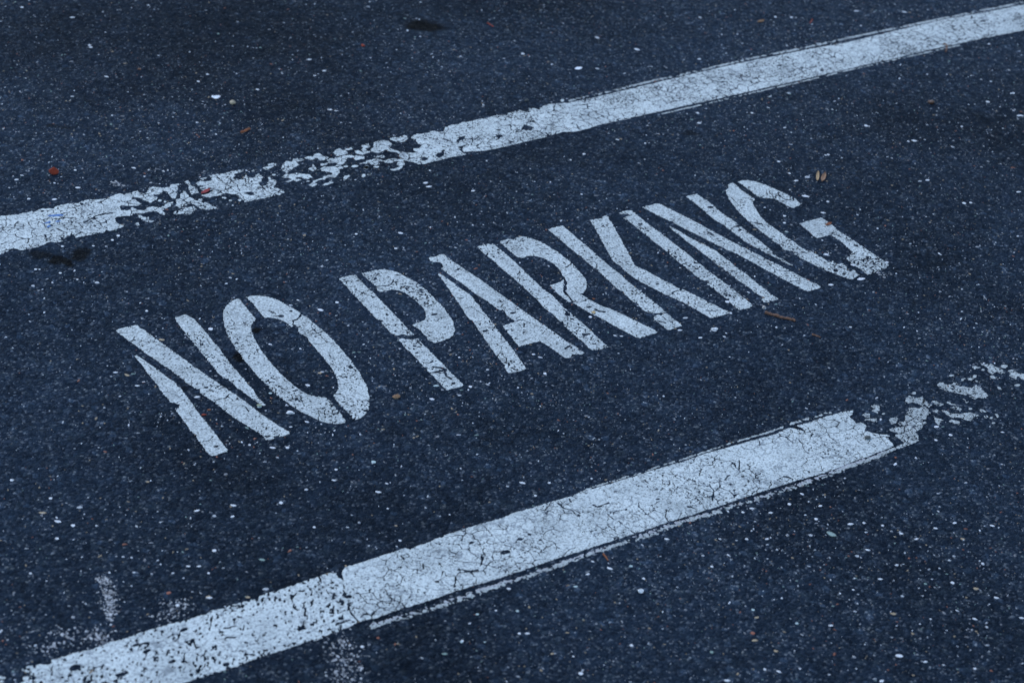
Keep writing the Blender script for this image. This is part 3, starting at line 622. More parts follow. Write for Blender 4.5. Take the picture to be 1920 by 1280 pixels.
c_ = ground([(960, 250)])[0]
far = tag(empty('painted_line', c_), 'white parking line along the tops of the letters, partly flaked off', 'painted line', 'lines of the parking bay')
FL = dict(rag=1.25, crack=.0014, cell=.022, pore=.05, psize=.0026)
def fl(**k): d = dict(FL); d.update(k); return d
paint('paint_band', far, G('z -900 592 0 406 a 160 675 290 655 400 635 480 610 530 625 560 595 650 575 800 575 830 550 900 525 1000 505 1120 495 1180 495 1220 465 1300 440 1420 440 1540 430 1620 415 1720 370 1790 350 1830 355 b 260 690 310 660 370 665 400 640 470 625 500 660 600 660 620 600 680 570 780 575 850 585 950 565 970 520 1020 530 1120 520 1060 550 1070 600 1060 680 1030 740 980 745 930 680 900 640 850 625 825 660 780 680 700 690 720 720 770 725 740 760 650 815 620 790 560 770 500 740 400 720 380 740 440 765 490 800 520 830 480 850 380 860 300 850 220 850 200 870 210 920 350 920 360 880 400 880 460 920 580 920 600 880 680 865 780 870 860 860 900 815 960 805 980 840 900 890 840 920 890 990 830 985 750 940 620 940 540 965 390 970 380 1000 280 1005 160 1020 120 1050 160 1120 240 1140 260 1160 180 1190 120 1215 30 1230 0 1210 a 1560 930 1440 950 1280 985 1130 1010 1100 960 1060 970 960 1030 900 1050 960 1060 830 1085 740 1075 690 1100 560 1150 420 1180 310 1200 220 1175 150 1180 110 1220 0 1262 z -900 674'),
      **fl(lines=[LN('a 130 905 220 870 300 880', 2.4), LN('a 210 850 260 770', 3.6), LN('a 1280 775 1440 690 1560 650', 6), LN('a 1560 650 1680 640', 5), LN('a 680 970 690 1060', 3), LN('a 850 870 1000 940', 2.4), LN('a 480 930 560 990 680 990', 2), LN('a 1560 880 1500 780 1440 740', 2), LN('a 1070 960 1080 900', 2), LN('a 700 600 800 600', 2.4)], spots=[SP('a 640 615', 3, 3), SP('a 1400 720', 5, 4)]))
FLK = ['b 1100 680 1150 620 1200 650 1240 720 1300 750 1360 780 1380 745 1440 745 1440 800 1520 805 1580 850 1670 885 1560 910 1440 905 1380 885 1340 850 1300 830 1230 820 1210 850 1140 850 1130 880 1200 880 1300 860 1350 910 1300 950 1240 985 1140 970 1060 985 1000 970 1010 940 1070 920 1110 900 1060 860 980 840 970 800 1050 760 1100 745',
 'b 1165 490 1220 475 1260 510 1260 550 1330 570 1390 660 1270 680 1220 600 1235 550 1190 510',
 'b 460 980 500 980 540 1020 630 1020 640 1060 710 1085 650 1110 560 1080 500 1040 470 1010',
 'b 430 1120 470 1100 520 1140 460 1150',
 'c 120 610 180 590 225 590 170 625', 'c 890 490 930 470 940 500 905 520', 'c 440 880 500 885 520 900 470 915',
 'c 1050 430 1110 430 1160 380 1240 370 1265 405 1200 440 1150 460 1110 480 1070 455',
 'd 210 790 240 720 300 660 370 670 400 630 550 625 555 650 440 680 490 720 400 770 330 820 320 860 400 850 440 840 500 850 640 865 690 910 640 930 560 930 520 905 450 905 440 930 540 940 440 970 400 945 330 980 280 970 390 940 320 915 220 905 290 860 280 830',
 'd 565 610 620 590 690 600 700 560 780 540 850 580 940 605 900 640 830 660 790 650 770 620 730 615 680 660 640 645 600 635',
 'd 1000 540 1040 490 1090 470 1150 500 1190 490 1220 550 1150 570 1060 590',
 'd 905 645 950 625 1020 625 1130 590 1250 570 1370 580 1470 595 1470 630 1400 635 1340 650 1300 610 1210 610 1190 660 1140 715 1070 715 1030 680 960 690 880 720 830 740 800 720 815 695 860 705 920 690',
 'd 620 775 690 750 695 710 730 745 790 800 740 800 690 820',
 'd 800 780 860 745 940 750 1000 740 1060 725 1120 725 1150 770 1090 790 1100 840 1060 870 1040 910 960 910 900 910 860 950 840 930 760 960 720 990 760 1010 690 1045 630 1020 690 985 700 960 760 940 850 915 860 880 920 870 990 870 980 840 900 820 830 810',
 'd 820 1030 880 1000 940 980 970 950 1010 985 940 1010 880 1030', 'd 1140 940 1160 890 1230 870 1240 890 1200 930 1170 955',
 'd 1170 475 1240 470 1280 450 1290 490 1200 500',
 'd 1310 510 1370 500 1440 530 1440 500 1420 490 1450 460 1410 430 1480 410 1530 395 1545 450 1480 480 1500 510 1560 520 1540 540 1480 550 1440 575 1380 560 1340 545',
 'e 400 490 460 460 540 470 590 435 660 440 675 490 610 535 520 540 450 510', 'e 160 755 260 740 300 725 355 760 280 780']
for s_ in FLK: paint('flake', far, G(s_), **fl(rag=1.0, pore=.06))
for s_, a_, b_ in (('b 795 775', 28, 16), ('b 875 795', 22, 12), ('c 715 928', 24, 18), ('e 55 915', 38, 24), ('e 205 910', 42, 13), ('e 100 1020', 34, 13), ('e 15 1040', 30, 24),
                   ('d 1320 740', 54, 18), ('d 1185 742', 34, 12), ('d 1495 755', 38, 28), ('d 1545 857', 34, 12), ('c 575 935', 26, 12), ('c 1230 548', 30, 14), ('d 620 965', 30, 12), ('f 1245 315', 22, 16)):
    paint('flake', far, ell(s_, a_, b_), rag=.7)
paint('paint_patch', far, G('c 60 680 120 640 180 650 280 640 290 600 260 555 330 550 400 540 500 520 580 500 660 485 780 470 780 495 700 520 640 530 640 570 600 600 640 610 740 610 770 620 770 580 810 555 850 590 930 590 960 550 1010 535 1060 580 1040 650 1000 665 1020 710 1110 700 1150 650 1140 580 1175 570 1180 610 1240 625 1280 660 1230 720 1290 750 1350 770 1400 820 1350 830 1310 850 1230 830 1190 870 1080 900 980 920 880 945 800 955 770 930 720 890 680 850 620 840 520 820 400 860 280 885 210 885 150 855 250 830 320 780 260 770 190 790 130 770 120 740 180 710 100 710'),
      [G('c 780 825 850 800 920 810 940 835 880 860 830 845')], **fl(lines=[LN('c 370 570 450 650 520 690 500 760 540 800', 2), LN('c 330 780 480 760', 2), LN('c 620 650 700 740 720 800', 1.8)]))
paint('paint_band', far, G('e 110 660 160 620 170 540 230 520 340 510 400 530 440 570 400 630 460 650 560 680 700 700 760 700 820 690 750 660 760 635 850 630 900 575 830 560 790 500 720 480 740 450 800 415 900 410 980 400 1010 380 1070 370 1130 385 1220 380 1240 310 1330 280 1440 270 1500 240 1600 235 1660 215 1780 185 1860 180 f 400 505 540 485 580 495 600 465 740 430 800 455 850 460 840 410 920 410 970 430 980 395 1080 360 1200 350 1310 345 g 0 545 250 485 500 425 860 340 1100 283 1400 213 1920 110 h 0 437 260 385 500 345 900 248 1300 155 1700 85 1920 40 z 2900 -194 2900 -157 h 1920 245 1600 310 1150 405 800 490 400 580 0 675 g 1700 450 1300 545 900 630 500 720 200 790 f 1664 614 1560 650 1400 690 1250 690 1110 740 1050 700 1060 750 960 775 800 810 640 850 480 885 300 920 60 930 e 1490 640 1420 630 1490 690 1550 720 1440 745 1300 770 1200 800 1060 830 940 860 900 870 830 870 770 840 640 815 600 810 640 870 600 900 590 935 470 970 380 945 480 935 560 910 510 870 540 820 470 830 420 860 330 840 260 820 230 850 260 865 200 885 140 880 100 860 d 1370 705 1470 680 e 60 820 170 785 230 790 330 820 390 790 480 785 560 790 580 770 520 745 550 720 500 690 420 680 340 650 300 680 230 700 130 680'),
      [G('e 870 770 930 760 975 770 970 800 930 825 890 800'), G('e 1090 730 1130 700 1180 690 1200 650 1225 660 1220 740 1150 780 1110 750'), G('e 1170 490 1220 480 1330 520 1280 525'),
       G('e 1400 530 1420 500 1460 460 1540 440 1530 490 1450 520 1430 545'), G('e 1425 620 1460 600 1540 580 1570 560 1560 590 1510 610 1490 645'),
       G('f 740 660 790 600 840 620 910 635 870 670 800 675'), G('f 450 740 500 720 540 740 480 770')],
      lines=[LN('f 1050 680 1060 620', 1.6), LN('f 1560 580 1600 620', 1.6), LN('f 1360 540 1500 560 1570 600', 1.6), LN('h 230 420 290 440', 5), LN('h 1010 245 1090 270', 4), LN('h 380 365 480 372', 4), LN('h 1410 210 1440 240', 3), LN('h 1520 260 1620 300', 2)],
      spots=[SP('f 480 668', 5, 3), SP('f 700 690', 4, 2.4), SP('f 1360 590', 4, 2.4), SP('f 130 645', 4, 3), SP('g 1240 355', 5, 2.4), SP('g 1335 322', 4, 3), SP('g 1820 232', 8, 4), SP('h 1590 172', 9, 5), SP('h 140 545', 6, 3), SP('h 300 565', 6, 3), SP('h 640 460', 4, 3), SP('h 1110 355', 3, 3), SP('g 1010 490', 4, 2)],
      rag=.95, crack=.0011, cell=.019, pore=.07, psize=.0024)
# remnants of the older, wider coat along both edges
paint('edge_strip', far, strip([(1066, 190), (1090, 184), (1120, 178), (1150, 170), (1165, 168)], 3.0), rag=1.2, pore=.25, psize=.005, zt=.0005, mats=(THIN, PAINT_EDGE))
paint('edge_strip', far, strip([(1150, 171), (1200, 158), (1290, 138), (1400, 112), (1480, 96), (1600, 70), (1760, 37), (1920, 5)], 3.4), rag=1.6, pore=.30, psize=.006, zt=.0005, mats=(THIN, PAINT_EDGE))
paint('edge_strip', far, strip([(1240, 214.5), (1290, 203), (1380, 182), (1440, 168), (1500, 154.5), (1600, 130), (1680, 112), (1760, 94), (1800, 85.5)], 2.2), rag=1.3, pore=.26, psize=.006, zt=.0005, mats=(THIN, PAINT_EDGE))
for s_ in ('a 700 690 740 670 840 665 880 655 960 670 930 685 860 690 760 695', 'a 640 800 700 780 740 765 760 780 690 800', 'a 820 770 880 755 915 760 860 775', 'a 700 845 740 825 770 840 720 855'):
    o = paint('ink_mark', far, G(s_), rag=.8, zt=.0010, mats=(BLUE, BLUE))
    if o: o['label'] = 'bright blue ink mark on the white paint'

c_ = ground([(1000, 1030)])[0]
near = tag(empty('painted_line', c_), 'white parking line along the feet of the letters, ending in loose flakes', 'painted line', 'lines of the parking bay')
paint('worn_coat', near, G('p 220 1140 300 1110 400 1090 500 1100 520 1050 640 1020 740 985 800 970 940 940 1100 870 1250 840 1380 790 1600 720 1920 640 q 250 655 310 650 360 610 500 590 560 555 700 520 900 440 1120 380 1300 315 1440 270 1560 230 1600 240 1620 280 1665 305 1680 380 r 120 680 165 780 185 900 270 990 200 1040 100 1075 0 1110 q 1390 915 1360 900 1270 940 1120 990 960 1040 780 1100 600 1170 440 1220 250 1280 z 150 1345 -500 1558 -500 1465 -60 1325 0 1300 p 230 1275 230 1220 370 1220 300 1190 220 1150'),
      lines=[LN('q 1220 770 1290 790', 6), LN('q 500 785 590 770', 5), LN('q 500 885 580 885', 4), LN('q 330 790 370 670', 2.4), LN('p 1340 910 1470 885', 5), LN('p 1190 1205 1270 1175', 8)], spots=[SP('p 745 1130', 9, 6), SP('p 1215 1200', 7, 5), SP('p 1470 965', 6, 4), SP('p 1720 1070', 7, 4), SP('q 80 800', 8, 4), SP('q 1250 790', 6, 5), SP('q 1740 440', 5, 4), SP('q 880 855', 3.4, 3), SP('q 500 1150', 5, 4)],
      rag=1.2, pore=.15, psize=.0029, deep=1.7)
paint('flake', near, G('z -40 1278 0 1263 11 1268 8 1277 -20 1296'), rag=1.2, pore=.2)
paint('fresh_coat', near, G('r 120 470 150 445 300 400 480 340 640 290 740 250 800 270 860 230 960 205 1060 155 1120 150 1140 125 1300 75 1540 0 s 0 490 140 430 300 390 480 330 640 285 760 245 900 200 1100 140 1300 80 1540 0 t 200 515 440 430 660 370 900 300 1130 240 1200 200 1290 170 1380 195 1440 215 1400 170 1340 150 1480 120 u 300 310 420 270 540 240 620 210 720 200 765 190 755 240 720 270 790 320 800 350 850 335 900 350 930 385 900 430 1000 460 1100 480 1180 480 1200 500 1150 510 1200 550 1240 590 1250 620 1180 650 1100 680 960 740 860 770 700 830 560 890 420 940 340 960 200 1000 60 1040 t 1280 723 1100 780 960 825 800 880 560 960 300 1045 100 1105 s 1600 553 1360 635 1200 690 1000 750 760 830 560 890 300 980 100 1050 r 1707 549 1500 610 1200 700 1000 775 800 835 600 900 440 960 380 965 300 985 285 985 200 890 180 780 136 680 130 580 115 520'),
      lines=[LN('s 560 335 620 390 700 410 740 450', 3), LN('s 680 290 700 330', 3), LN('s 1060 450 1120 500', 3.4), LN('s 1180 520 1260 590 1350 640', 2), LN('s 1650 400 1640 480 1670 530', 2), LN('s 920 360 970 380 1070 340', 4), LN('r 1280 465 1370 485 1470 470', 4), LN('r 1500 440 1530 350', 2.4), LN('r 700 330 730 370', 2.4), LN('r 920 410 940 470', 2.4), LN('r 1110 490 1115 540', 2), LN('r 1240 640 1260 560', 2.4), LN('t 1260 140 1380 190', 5), LN('t 1380 290 1440 400 1480 440', 2), LN('t 480 740 520 800 510 900', 2), LN('t 780 500 780 590', 2), LN('t 1230 660 1320 690', 4), LN('t 640 690 690 650', 3), LN('t 260 960 340 980', 4), LN('t 1000 830 1060 850', 4)],
      spots=[SP('s 770 465', 4, 2.6), SP('s 185 700', 5, 3), SP('s 40 835', 8, 3.4), SP('s 280 650', 3, 2), SP('r 1740 295', 8, 4), SP('r 1400 205', 5, 3), SP('r 1900 170', 5, 3), SP('r 1060 590', 3, 2.4), SP('s 1560 300', 4, 2), SP('s 1890 375', 5, 2.4), SP('t 815 660', 2.6, 2.4), SP('t 690 740', 2.4, 2), SP('t 400 590', 2.4, 2), SP('r 190 740', 4, 4)],
      rag=.8, crack=.0008, cell=.020, pore=.035, psize=.0022)
LOW = [(697, 1174), (740, 1162), (792, 1145), (860, 1123), (920, 1102), (980, 1083), (1034, 1065), (1101, 1041), (1165, 1019), (1221, 1000), (1240, 992), (1315, 969), (1390, 945), (1428, 934), (1493, 912), (1540, 896), (1589, 876), (1621, 865), (1660, 850)]
JIT = [.6, -1.2, .9, 1.6, -.4, .8, -1.6, .3, -.9, 1.2, -.6, -1.8, .4, -1.0, 1.0, -1.2, -.4, .6, 0]
paint('edge_strip', near, strip([(x_, y_ + 1.2 + j_) for (x_, y_), j_ in zip(LOW, JIT)], 5.5), rag=3.0, pore=.30, psize=.005, zt=.0005, mats=(THIN, PAINT_EDGE))
paint('groove_residue', near, strip([(x_, y_ - 2.4) for x_, y_ in LOW], 6.0), rag=2.0, pore=.36, psize=.0038, zt=.0003, mats=(GHOST, PAINT_EDGE))
paint('edge_strip', near, strip([(1080, 927), (1110, 914), (1160, 899), (1200, 887), (1240, 873), (1283, 860), (1360, 835), (1405, 821), (1446, 809), (1468, 801)], 3.0), rag=1.3, pore=.24, psize=.005, zt=.0005, mats=(THIN, PAINT_EDGE))
paint('edge_strip', near, strip([(1482, 795), (1511, 787), (1547, 776), (1560, 773)], 4.0), rag=1.6, pore=.26, psize=.005, zt=.0005, mats=(THIN, PAINT_EDGE))
paint('paint_patch', near, G('u 1390 80 1400 30 1450 10 1500 30 1600 25 1630 80 1620 140 1660 160 1700 230 1650 250 1640 290 1600 310 1650 340 1600 370 1590 400 1560 430 1500 450 1540 480 1550 550 1480 590 1420 610 1240 680 1100 735 960 790 940 775 1100 700 1270 625 1380 585 1330 540 1260 490 1290 460 1210 430 1200 410 1260 385 1340 380 1300 345 1320 320 1380 340 1390 290 1410 210 1440 195 1430 155 1500 160 1560 170 1590 140 1540 110 1480 90 1430 110'),
      **fl(rag=1.1, pore=.13, crack=.0009, cell=.014, mats=(THIN, PAINT_EDGE)))
for s_ in ('u 1190 300 1230 280 1290 270 1310 290 1290 340 1230 360 1200 340', 'u 970 140 1020 125 1080 135 1085 180 1065 230 1010 210 980 190 1020 170', 'u 875 245 910 225 965 235 960 270 920 275', 'u 880 320 920 285 1000 290 1040 285 1060 330 1000 330 940 310',
           'v 805 590 860 590 960 630 930 650 870 640', 'v 1030 670 1090 650 1150 665 1170 695 1150 710 1090 690', 'v 820 710 860 690 920 710 890 740 840 735',
           'v 930 700 980 700 1040 740 1140 745 1200 735 1270 720 1380 765 1310 790 1290 835 1200 810 1140 785 1070 795 1010 770', 'v 840 775 890 800 960 820 920 840 900 880 855 840', 'v 1000 830 1050 810 1150 840 1140 880 1060 855',
           'v 865 405 910 365 960 370 1000 400 1060 390 1090 350 1130 390 1240 430 1300 430 1340 395 1400 430 1440 475 1500 530 1470 560 1370 550 1320 570 1250 530 1140 500 1080 490 980 470 920 435',
           'v 1160 350 1180 320 1215 315 1200 345', 'v 1240 320 1290 300 1320 320 1290 350 1250 340', 'v 1400 140 1450 150 1540 145 1560 175 1640 200 1700 250 1640 260 1590 235 1540 270 1490 240 1480 190 1430 165',
           'v 1500 290 1540 285 1595 310 1570 325 1520 315', 'v 1720 230 1780 210 1830 240 1850 260 1980 265 2050 300 2020 345 1910 340 1850 295 1820 330 1770 300 1740 285 1760 265', 'v 1300 180 1330 170 1400 190 1350 200 1320 215', 'v 1560 740 1600 745 1625 780 1600 790',
           'v 700 560 760 600 800 640 780 670 740 640 700 610', 'v 1180 560 1220 575 1260 600 1225 612', 'v 1120 640 1010 600 980 610 1040 640', 'v 1380 690 1440 700 1470 725 1420 730', 'v 1440 770 1480 765 1500 785 1460 795', 'v 1590 420 1640 430 1660 455 1610 450', 'v 1300 330 1360 345 1400 375 1340 370',
           'z 1935 668 1960 662 1990 672 2010 690 1975 700 1950 684', 'z 1960 640 1990 630 2030 640 2060 655 2020 668 1980 655', 'z 2050 610 2090 600 2140 612 2160 630 2110 640 2070 628', 'z 2120 660 2150 650 2190 668 2160 680', 'z 2200 590 2240 580 2280 600 2240 612'):
    paint('flake', near, G(s_), **fl(mats=(THIN, PAINT_EDGE), rag=1.0, pore=.09, crack=.0008, cell=.015))
for s_, a_, b_ in (('v 1330 295', 26, 18), ('v 1680 175', 42, 20), ('v 598 497', 28, 16), ('v 235 742', 20, 10), ('v 790 640', 24, 10), ('v 1275 685', 20, 12), ('v 1050 285', 30, 14), ('v 1840 400', 34, 14), ('v 1430 215', 18, 10), ('v 1525 795', 22, 12), ('v 1555 855', 24, 10)):
    paint('flake', near, ell(s_, a_, b_), rag=.7, mats=(THIN, PAINT_EDGE))

# ------------------------------------------------------------------ loose litter on the ground
def finish(o, loc, rotz, label, cat, group=None):
    o.location = loc; o.rotation_euler = (0, 0, rotz); return tag(o, label, cat, group)
def wid(p0, p1):
    a, b = ground([p0, p1]); return a, b, float(math.hypot(*(b - a))), float(math.atan2(b[1] - a[1], b[0] - a[0]))
def mk(name, V, F, mats, idx=None, smooth=False):
    me = bpy.data.meshes.new(name); me.from_pydata([tuple(v) for v in V], [], [tuple(f) for f in F])
    for m_ in mats: me.materials.append(m_)
    if smooth: me.polygons.foreach_set('use_smooth', [True] * len(me.polygons))
    me.update(); o = bpy.data.objects.new(name, me); COL.objects.link(o); return o
def pebble(p, w_px, aspect, hgt, mat, label, cat='pebble', name='pebble', seed=1, rotz=0.0, z=0.0, sharp=False, group=None):
    """a broken stone: low icosphere pushed about and cut by a few flat planes"""
    a, b, ln, an = wid((p[0] - w_px / 2, p[1]), (p[0] + w_px / 2, p[1]))
    rs_ = random.Random(seed)
    bm_ = bmesh.new(); bmesh.ops.create_icosphere(bm_, subdivisions=3 if not sharp else 2, radius=1)
    pl = [(Vector((rs_.uniform(-1, 1), rs_.uniform(-1, 1), rs_.uniform(-.5, 1))).normalized(), rs_.uniform(.42, .70) if sharp else rs_.uniform(.55, .8)) for _ in range(8 if sharp else 6)]
    for v in bm_.verts:
        for n_, d_ in pl:
            k = v.co.dot(n_) - d_
            if k > 0: v.co -= n_ * k
        v.co *= 1 + rs_.uniform(-.03, .03)
        v.co.x *= ln * .56; v.co.y *= ln * .56 * aspect; v.co.z *= hgt * .6
    zmin = min(v.co.z for v in bm_.verts)
    for v in bm_.verts: v.co.z += -zmin - hgt * .06
    me = bpy.data.meshes.new(name); bm_.to_mesh(me); bm_.free(); me.materials.append(mat)
    o = bpy.data.objects.new(name, me); COL.objects.link(o)
    c_ = ground([p])[0]
    return finish(o, (c_[0], c_[1], z), an + rotz, label, cat, group)
def twig(pts, r0_, r1_, mat, label, name='twig', cat='twig', z=0.0, seed=1, lift=0.0, side=None):
    """tapered bent stick with knots, lying on the ground"""
    rs_ = random.Random(seed); P = ground(pts); c_ = P[0].copy(); P = P - c_
    Q = []
    for i in range(len(P) - 1):
        for k in range(5): Q.append(P[i] + (P[i + 1] - P[i]) * k / 5)
    Q.append(P[-1]); n = len(Q); V = []; F = []; K = 7
    for i, q in enumerate(Q):
        t = i / (n - 1); q2 = Q[min(i + 1, n - 1)]; q1 = Q[max(i - 1, 0)]
        d = Vector((q2[0] - q1[0], q2[1] - q1[1], 0)).normalized(); s_ = Vector((-d.y, d.x, 0))
        r_ = (r0_ + (r1_ - r0_) * t) * (1 + rs_.uniform(-.16, .22)); zz = r_ * .95 + lift * math.sin(math.pi * t)
        j = Vector((q[0], q[1], zz)) + s_ * rs_.uniform(-.25, .25) * r_
        for k in range(K):
            a = 2 * math.pi * k / K; V.append(j + s_ * (r_ * math.cos(a)) + Vector((0, 0, r_ * math.sin(a))))
    for i in range(n - 1):
        for k in range(K):
            F.append((i * K + k, i * K + (k + 1) % K, (i + 1) * K + (k + 1) % K, (i + 1) * K + k))
    F.append(tuple(range(K))[::-1]); F.append(tuple((n - 1) * K + k for k in range(K)))
    o = mk(name, V, F, [mat])
    return finish(o, (c_[0], c_[1], z), 0, label, cat)
def scale_leaf(p0, p1, w_m, mat, label, name='leaf', cat='leaf', z=0.0, curl=.25, seed=1, group=None):
    """dry leaf, husk or petal: pointed, cupped blade with a raised midrib and real thickness"""
    rs_ = random.Random(seed); a, b, ln, an = wid(p0, p1); NU, NV = 9, 5; V = []; F = []
    for side in (0, 1):
        for i in range(NU):
            t = i / (NU - 1); hw = w_m / 2 * (math.sin(math.pi * min(1, t * .92 + .06)) ** .75) * (1 + rs_.uniform(-.08, .08))
            for j in range(NV):
                s_ = (j / (NV - 1) - .5) * 2
                zz = curl * w_m * (s_ * s_) * .9 + .12 * w_m * (1 - abs(s_)) * .5 + .18 * ln * (t - .5) ** 2 + rs_.uniform(-.015, .015) * w_m
                V.append((ln * (t - .5), hw * s_, zz + (.0004 if side else 0)))
    o1 = NU * NV
    for i in range(NU - 1):
        for j in range(NV - 1):
            q = (i * NV + j, i * NV + j + 1, (i + 1) * NV + j + 1, (i + 1) * NV + j)
            F.append(q); F.append(tuple(x + o1 for x in q[::-1]))
    rim = [j for j in range(NV)] + [i * NV + NV - 1 for i in range(1, NU)] + [(NU - 1) * NV + j for j in range(NV - 2, -1, -1)] + [i * NV for i in range(NU - 2, 0, -1)]
    for x, y in zip(rim, rim[1:] + rim[:1]): F.append((x, x + o1, y + o1, y))
    zm = min(v[2] for v in V); V = [(v[0], v[1], v[2] - zm) for v in V]
    o = mk(name, V, F, [mat], smooth=True)
    c_ = (a + b) / 2
    return finish(o, (c_[0], c_[1], z + .0002), an, label, cat, group)
def scrap(p, w_px, aspect, mat, label, name='paper_scrap', cat='scrap', seed=1, rotz=0, rise=.25):
    """crumpled torn scrap with thickness"""
    rs_ = random.Random(seed); a, b, ln, an = wid((p[0] - w_px / 2, p[1]), (p[0] + w_px / 2, p[1])); N_ = 6; V = []; F = []
    hh = [[rs_.uniform(0, 1) for _ in range(N_)] for _ in range(N_)]
    for side in (0, 1):
        for i in range(N_):
            for j in range(N_):
                u, v = i / (N_ - 1) - .5, j / (N_ - 1) - .5
                k = 1 - .35 * (abs(u) * abs(v) * 4) + (hh[i][j] - .5) * .16
                V.append((ln * u * k, ln * aspect * v * k, rise * ln * hh[i][j] * .6 + (.0003 if side else 0)))
    o1 = N_ * N_
    for i in range(N_ - 1):
        for j in range(N_ - 1):
            q = (i * N_ + j, (i + 1) * N_ + j, (i + 1) * N_ + j + 1, i * N_ + j + 1)
            F.append(q[::-1]); F.append(tuple(x + o1 for x in q))
    rim = list(range(N_)) + [i * N_ + N_ - 1 for i in range(1, N_)] + [(N_ - 1) * N_ + j for j in range(N_ - 2, -1, -1)] + [i * N_ for i in range(N_ - 2, 0, -1)]
    for x, y in zip(rim, rim[1:] + rim[:1]): F.append((x, y, y + o1, x + o1))
    o = mk(name, V, F, [mat]); c_ = ground([p])[0]
    return finish(o, (c_[0], c_[1], .0002), an + rotz, label, cat)

BRICK = plain('red_brick', (.27, .036, .013), .85, .3, 350); RED = plain('red_petal', (.28, .012, .009), .6)
BARK = plain('brown_bark', (.16, .078, .045), .8, .5, 300); ORANGE = plain('orange_wood', (.25, .08, .028), .8); DRY = plain('dry_leaf', (.22, .12, .05), .7)
STRAW = plain('pale_husk', (.40, .27, .13), .7); HUSK = plain('brown_husk', (.27, .145, .07), .7); DARKB = plain('dark_brown_seed', (.09, .04, .018), .5)
OCHRE = plain('ochre_chip', (.55, .38, .17), .8); FOIL = plain('white_foil', (.88, .89, .90), .35); TANP = plain('tan_pebble', (.40, .33, .22), .7)
WHITEP = plain('white_pebble', (.68, .69, .68), .7); GREENL = plain('grey_green_leaf', (.24, .32, .28), .7); DARKG = plain('dark_pebble', (.07, .075, .07), .7); PINKP = plain('pinkish_pebble', (.48, .43, .38), .8)
ZP = .0007                                      # top of the paint film
pebble((102, 327), 19, .62, .013, BRICK, 'red brick fragment lying beyond the blue-marked stretch of line', 'brick fragment', 'brick_fragment', 4, sharp=True, rotz=.1)
scale_leaf((378, 365), (394, 356), .0075, RED, 'small red petal lying on the flaked white line', 'petal', 'petal', ZP, seed=2)
twig([(452, 250), (460, 247), (468, 243)], .0022, .0017, ORANGE, 'short orange-brown stick on bare asphalt beside the tan pebble', 'wood_splinter', 'splinter', seed=3)
scrap((405, 183), 17, .9, FOIL, 'bright white foil scrap next to the tan pebble', 'foil_scrap', 'scrap', 5, .2, .22)
pebble((436, 195), 11, .85, .006, TANP, 'round tan pebble next to the white foil scrap', seed=8)
pebble((261, 131), 7, .8, .004, BARK, 'tiny dark brown crumb of bark alone on the asphalt', 'bark crumb', 'bark_crumb', 9, sharp=True)
pebble((681, 87), 7, 1.2, .004, BRICK, 'tiny dark red crumb beside the oil stain', 'crumb', 'brick_crumb', 10, sharp=True)
twig([(914, 44), (919, 47), (925, 51)], .0010, .0008, BRICK, 'thin dark red stalk between the oil stain and the far line', 'stalk', 'stalk', seed=4)
scale_leaf((1421, 43), (1433, 39), .008, DRY, 'small dry brown leaf on asphalt beyond the far line', 'leaf', 'leaf', seed=5)
twig([(1519, 44), (1521, 41), (1523, 37)], .0010, .0008, BRICK, 'tiny rusty stalk beyond the far line, near the small dry leaf', 'stalk', 'stalk', seed=6)
pebble((1745, 194), 12, .8, .0065, DARKB, 'dark brown glossy seed alone on the asphalt', 'seed', 'seed', 12)
twig([(1769, 84), (1773, 87), (1775, 92), (1773, 99)], .0012, .0015, BARK, 'curved dark brown stem crossing the edge of the far line', 'stem', 'stem', z=ZP, seed=7, lift=.003)
scale_leaf((1532, 341), (1534, 323), .0055, STRAW, 'pale yellow pointed husk beside the top of the letter G', 'husk', 'husk', seed=8, curl=.35)
scale_leaf((1541, 342), (1547, 326), .0075, HUSK, 'brown pointed husk beside the pale yellow husk', 'husk', 'husk', seed=9, curl=.35)
scale_leaf((1548, 424), (1559, 419), .006, ORANGE, 'orange-brown petal lying on the letter G', 'petal', 'petal', ZP, seed=10)
pebble((1112, 587), 9.5, .85, .0022, OCHRE, 'yellow ochre chip lying on the leg of the letter R', 'chip', 'stone_chip', 14, z=ZP, sharp=True)
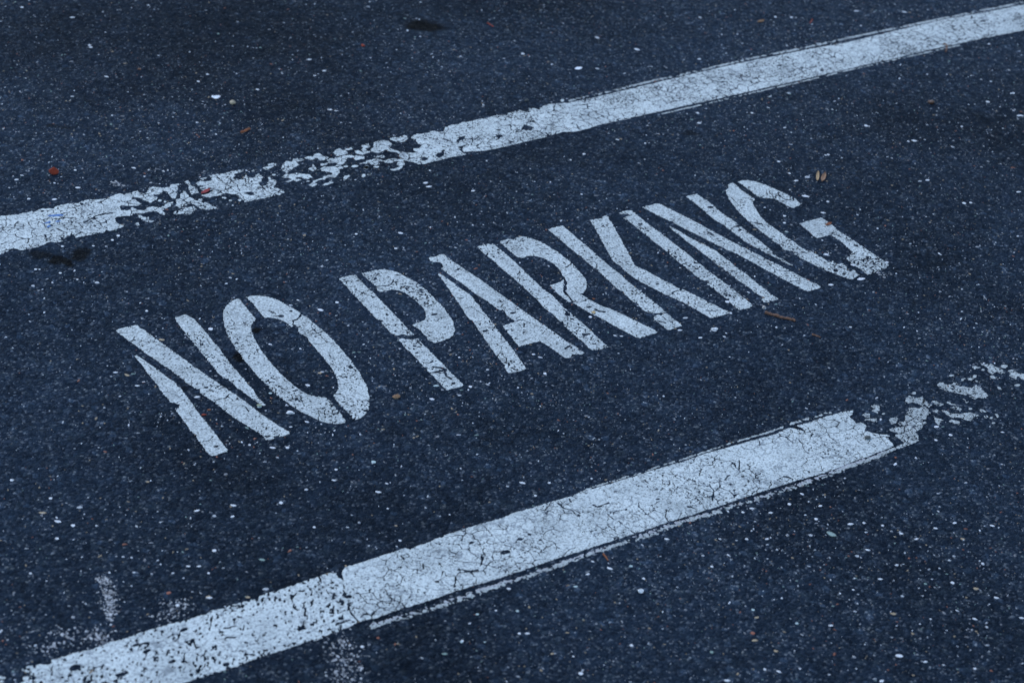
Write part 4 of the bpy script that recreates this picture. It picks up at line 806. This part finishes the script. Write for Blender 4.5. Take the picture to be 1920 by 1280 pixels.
twig([(1434, 588), (1446, 591), (1463, 596), (1478, 599), (1491, 603)], .0022, .0018, BARK, 'straight brown twig lying near the foot of the letter I', seed=11)
pebble((1433, 578), 7, .9, .004, PINKP, 'small pinkish pebble touching the end of the brown twig', seed=15)
pebble((1339, 618), 13, .5, .003, WHITEP, 'flat white oval pebble below the foot of the letter K', seed=16)
pebble((383, 778), 11, .5, .0022, BRICK, 'orange-red chip between the strokes of the first N, the larger of two', 'chip', 'brick_chip', 17, sharp=True)
pebble((391, 769), 8, .5, .002, ORANGE, 'orange-red chip between the strokes of the first N, the smaller of two', 'chip', 'brick_chip', 18, sharp=True)
pebble((486, 761), 10, .65, .0028, plain('yellow_green_stone', (.42, .43, .28), .7), 'pale yellow-green stone at the pointed tip of the first N', seed=19)
pebble((543, 774), 14, .6, .003, WHITEP, 'white angular stone beside the outer curve of the O', seed=20, sharp=True)
pebble((743, 745), 14, .7, .004, HUSK, 'dull brown pebble below the O and P', seed=21)
twig([(1131, 1039), (1136, 1045), (1140, 1051)], .0012, .0010, ORANGE, 'tiny bright orange splinter beside the ragged edge of the near line', 'wood_splinter', 'splinter', seed=12)
scale_leaf((1550, 998), (1568, 1006), .0075, GREENL, 'grey-green leaf fragment on asphalt beside the near line', 'leaf', 'leaf', seed=13, curl=.12)
pebble((1202, 1109), 12, .9, .004, WHITEP, 'white triangular stone shard on asphalt outside the near line', 'stone shard', 'stone_shard', 22, sharp=True, rotz=.6)
pebble((1113, 561), 7, .45, .002, ORANGE, 'small orange chip between the letters R and K', 'chip', 'brick_chip', 23, sharp=True)
twig([(1522, 628), (1530, 630), (1538, 633)], .0014, .0009, BARK, 'short dark wood sliver on asphalt near the brown twig', 'wood_sliver', 'sliver', seed=14)
pebble((1626, 822), 11, .85, .004, DARKG, 'dark grey pebble sitting on the crazed end of the near line', seed=24, z=ZP)
scrap((1085, 129), 17, .55, FOIL, 'torn white paper scrap on asphalt beyond the far line', 'paper_scrap', 'scrap', 25, .5, .12)
pebble((987, 190), 8, .85, .0045, DARKG, 'dark round pebble close to the far edge of the far line', seed=26)
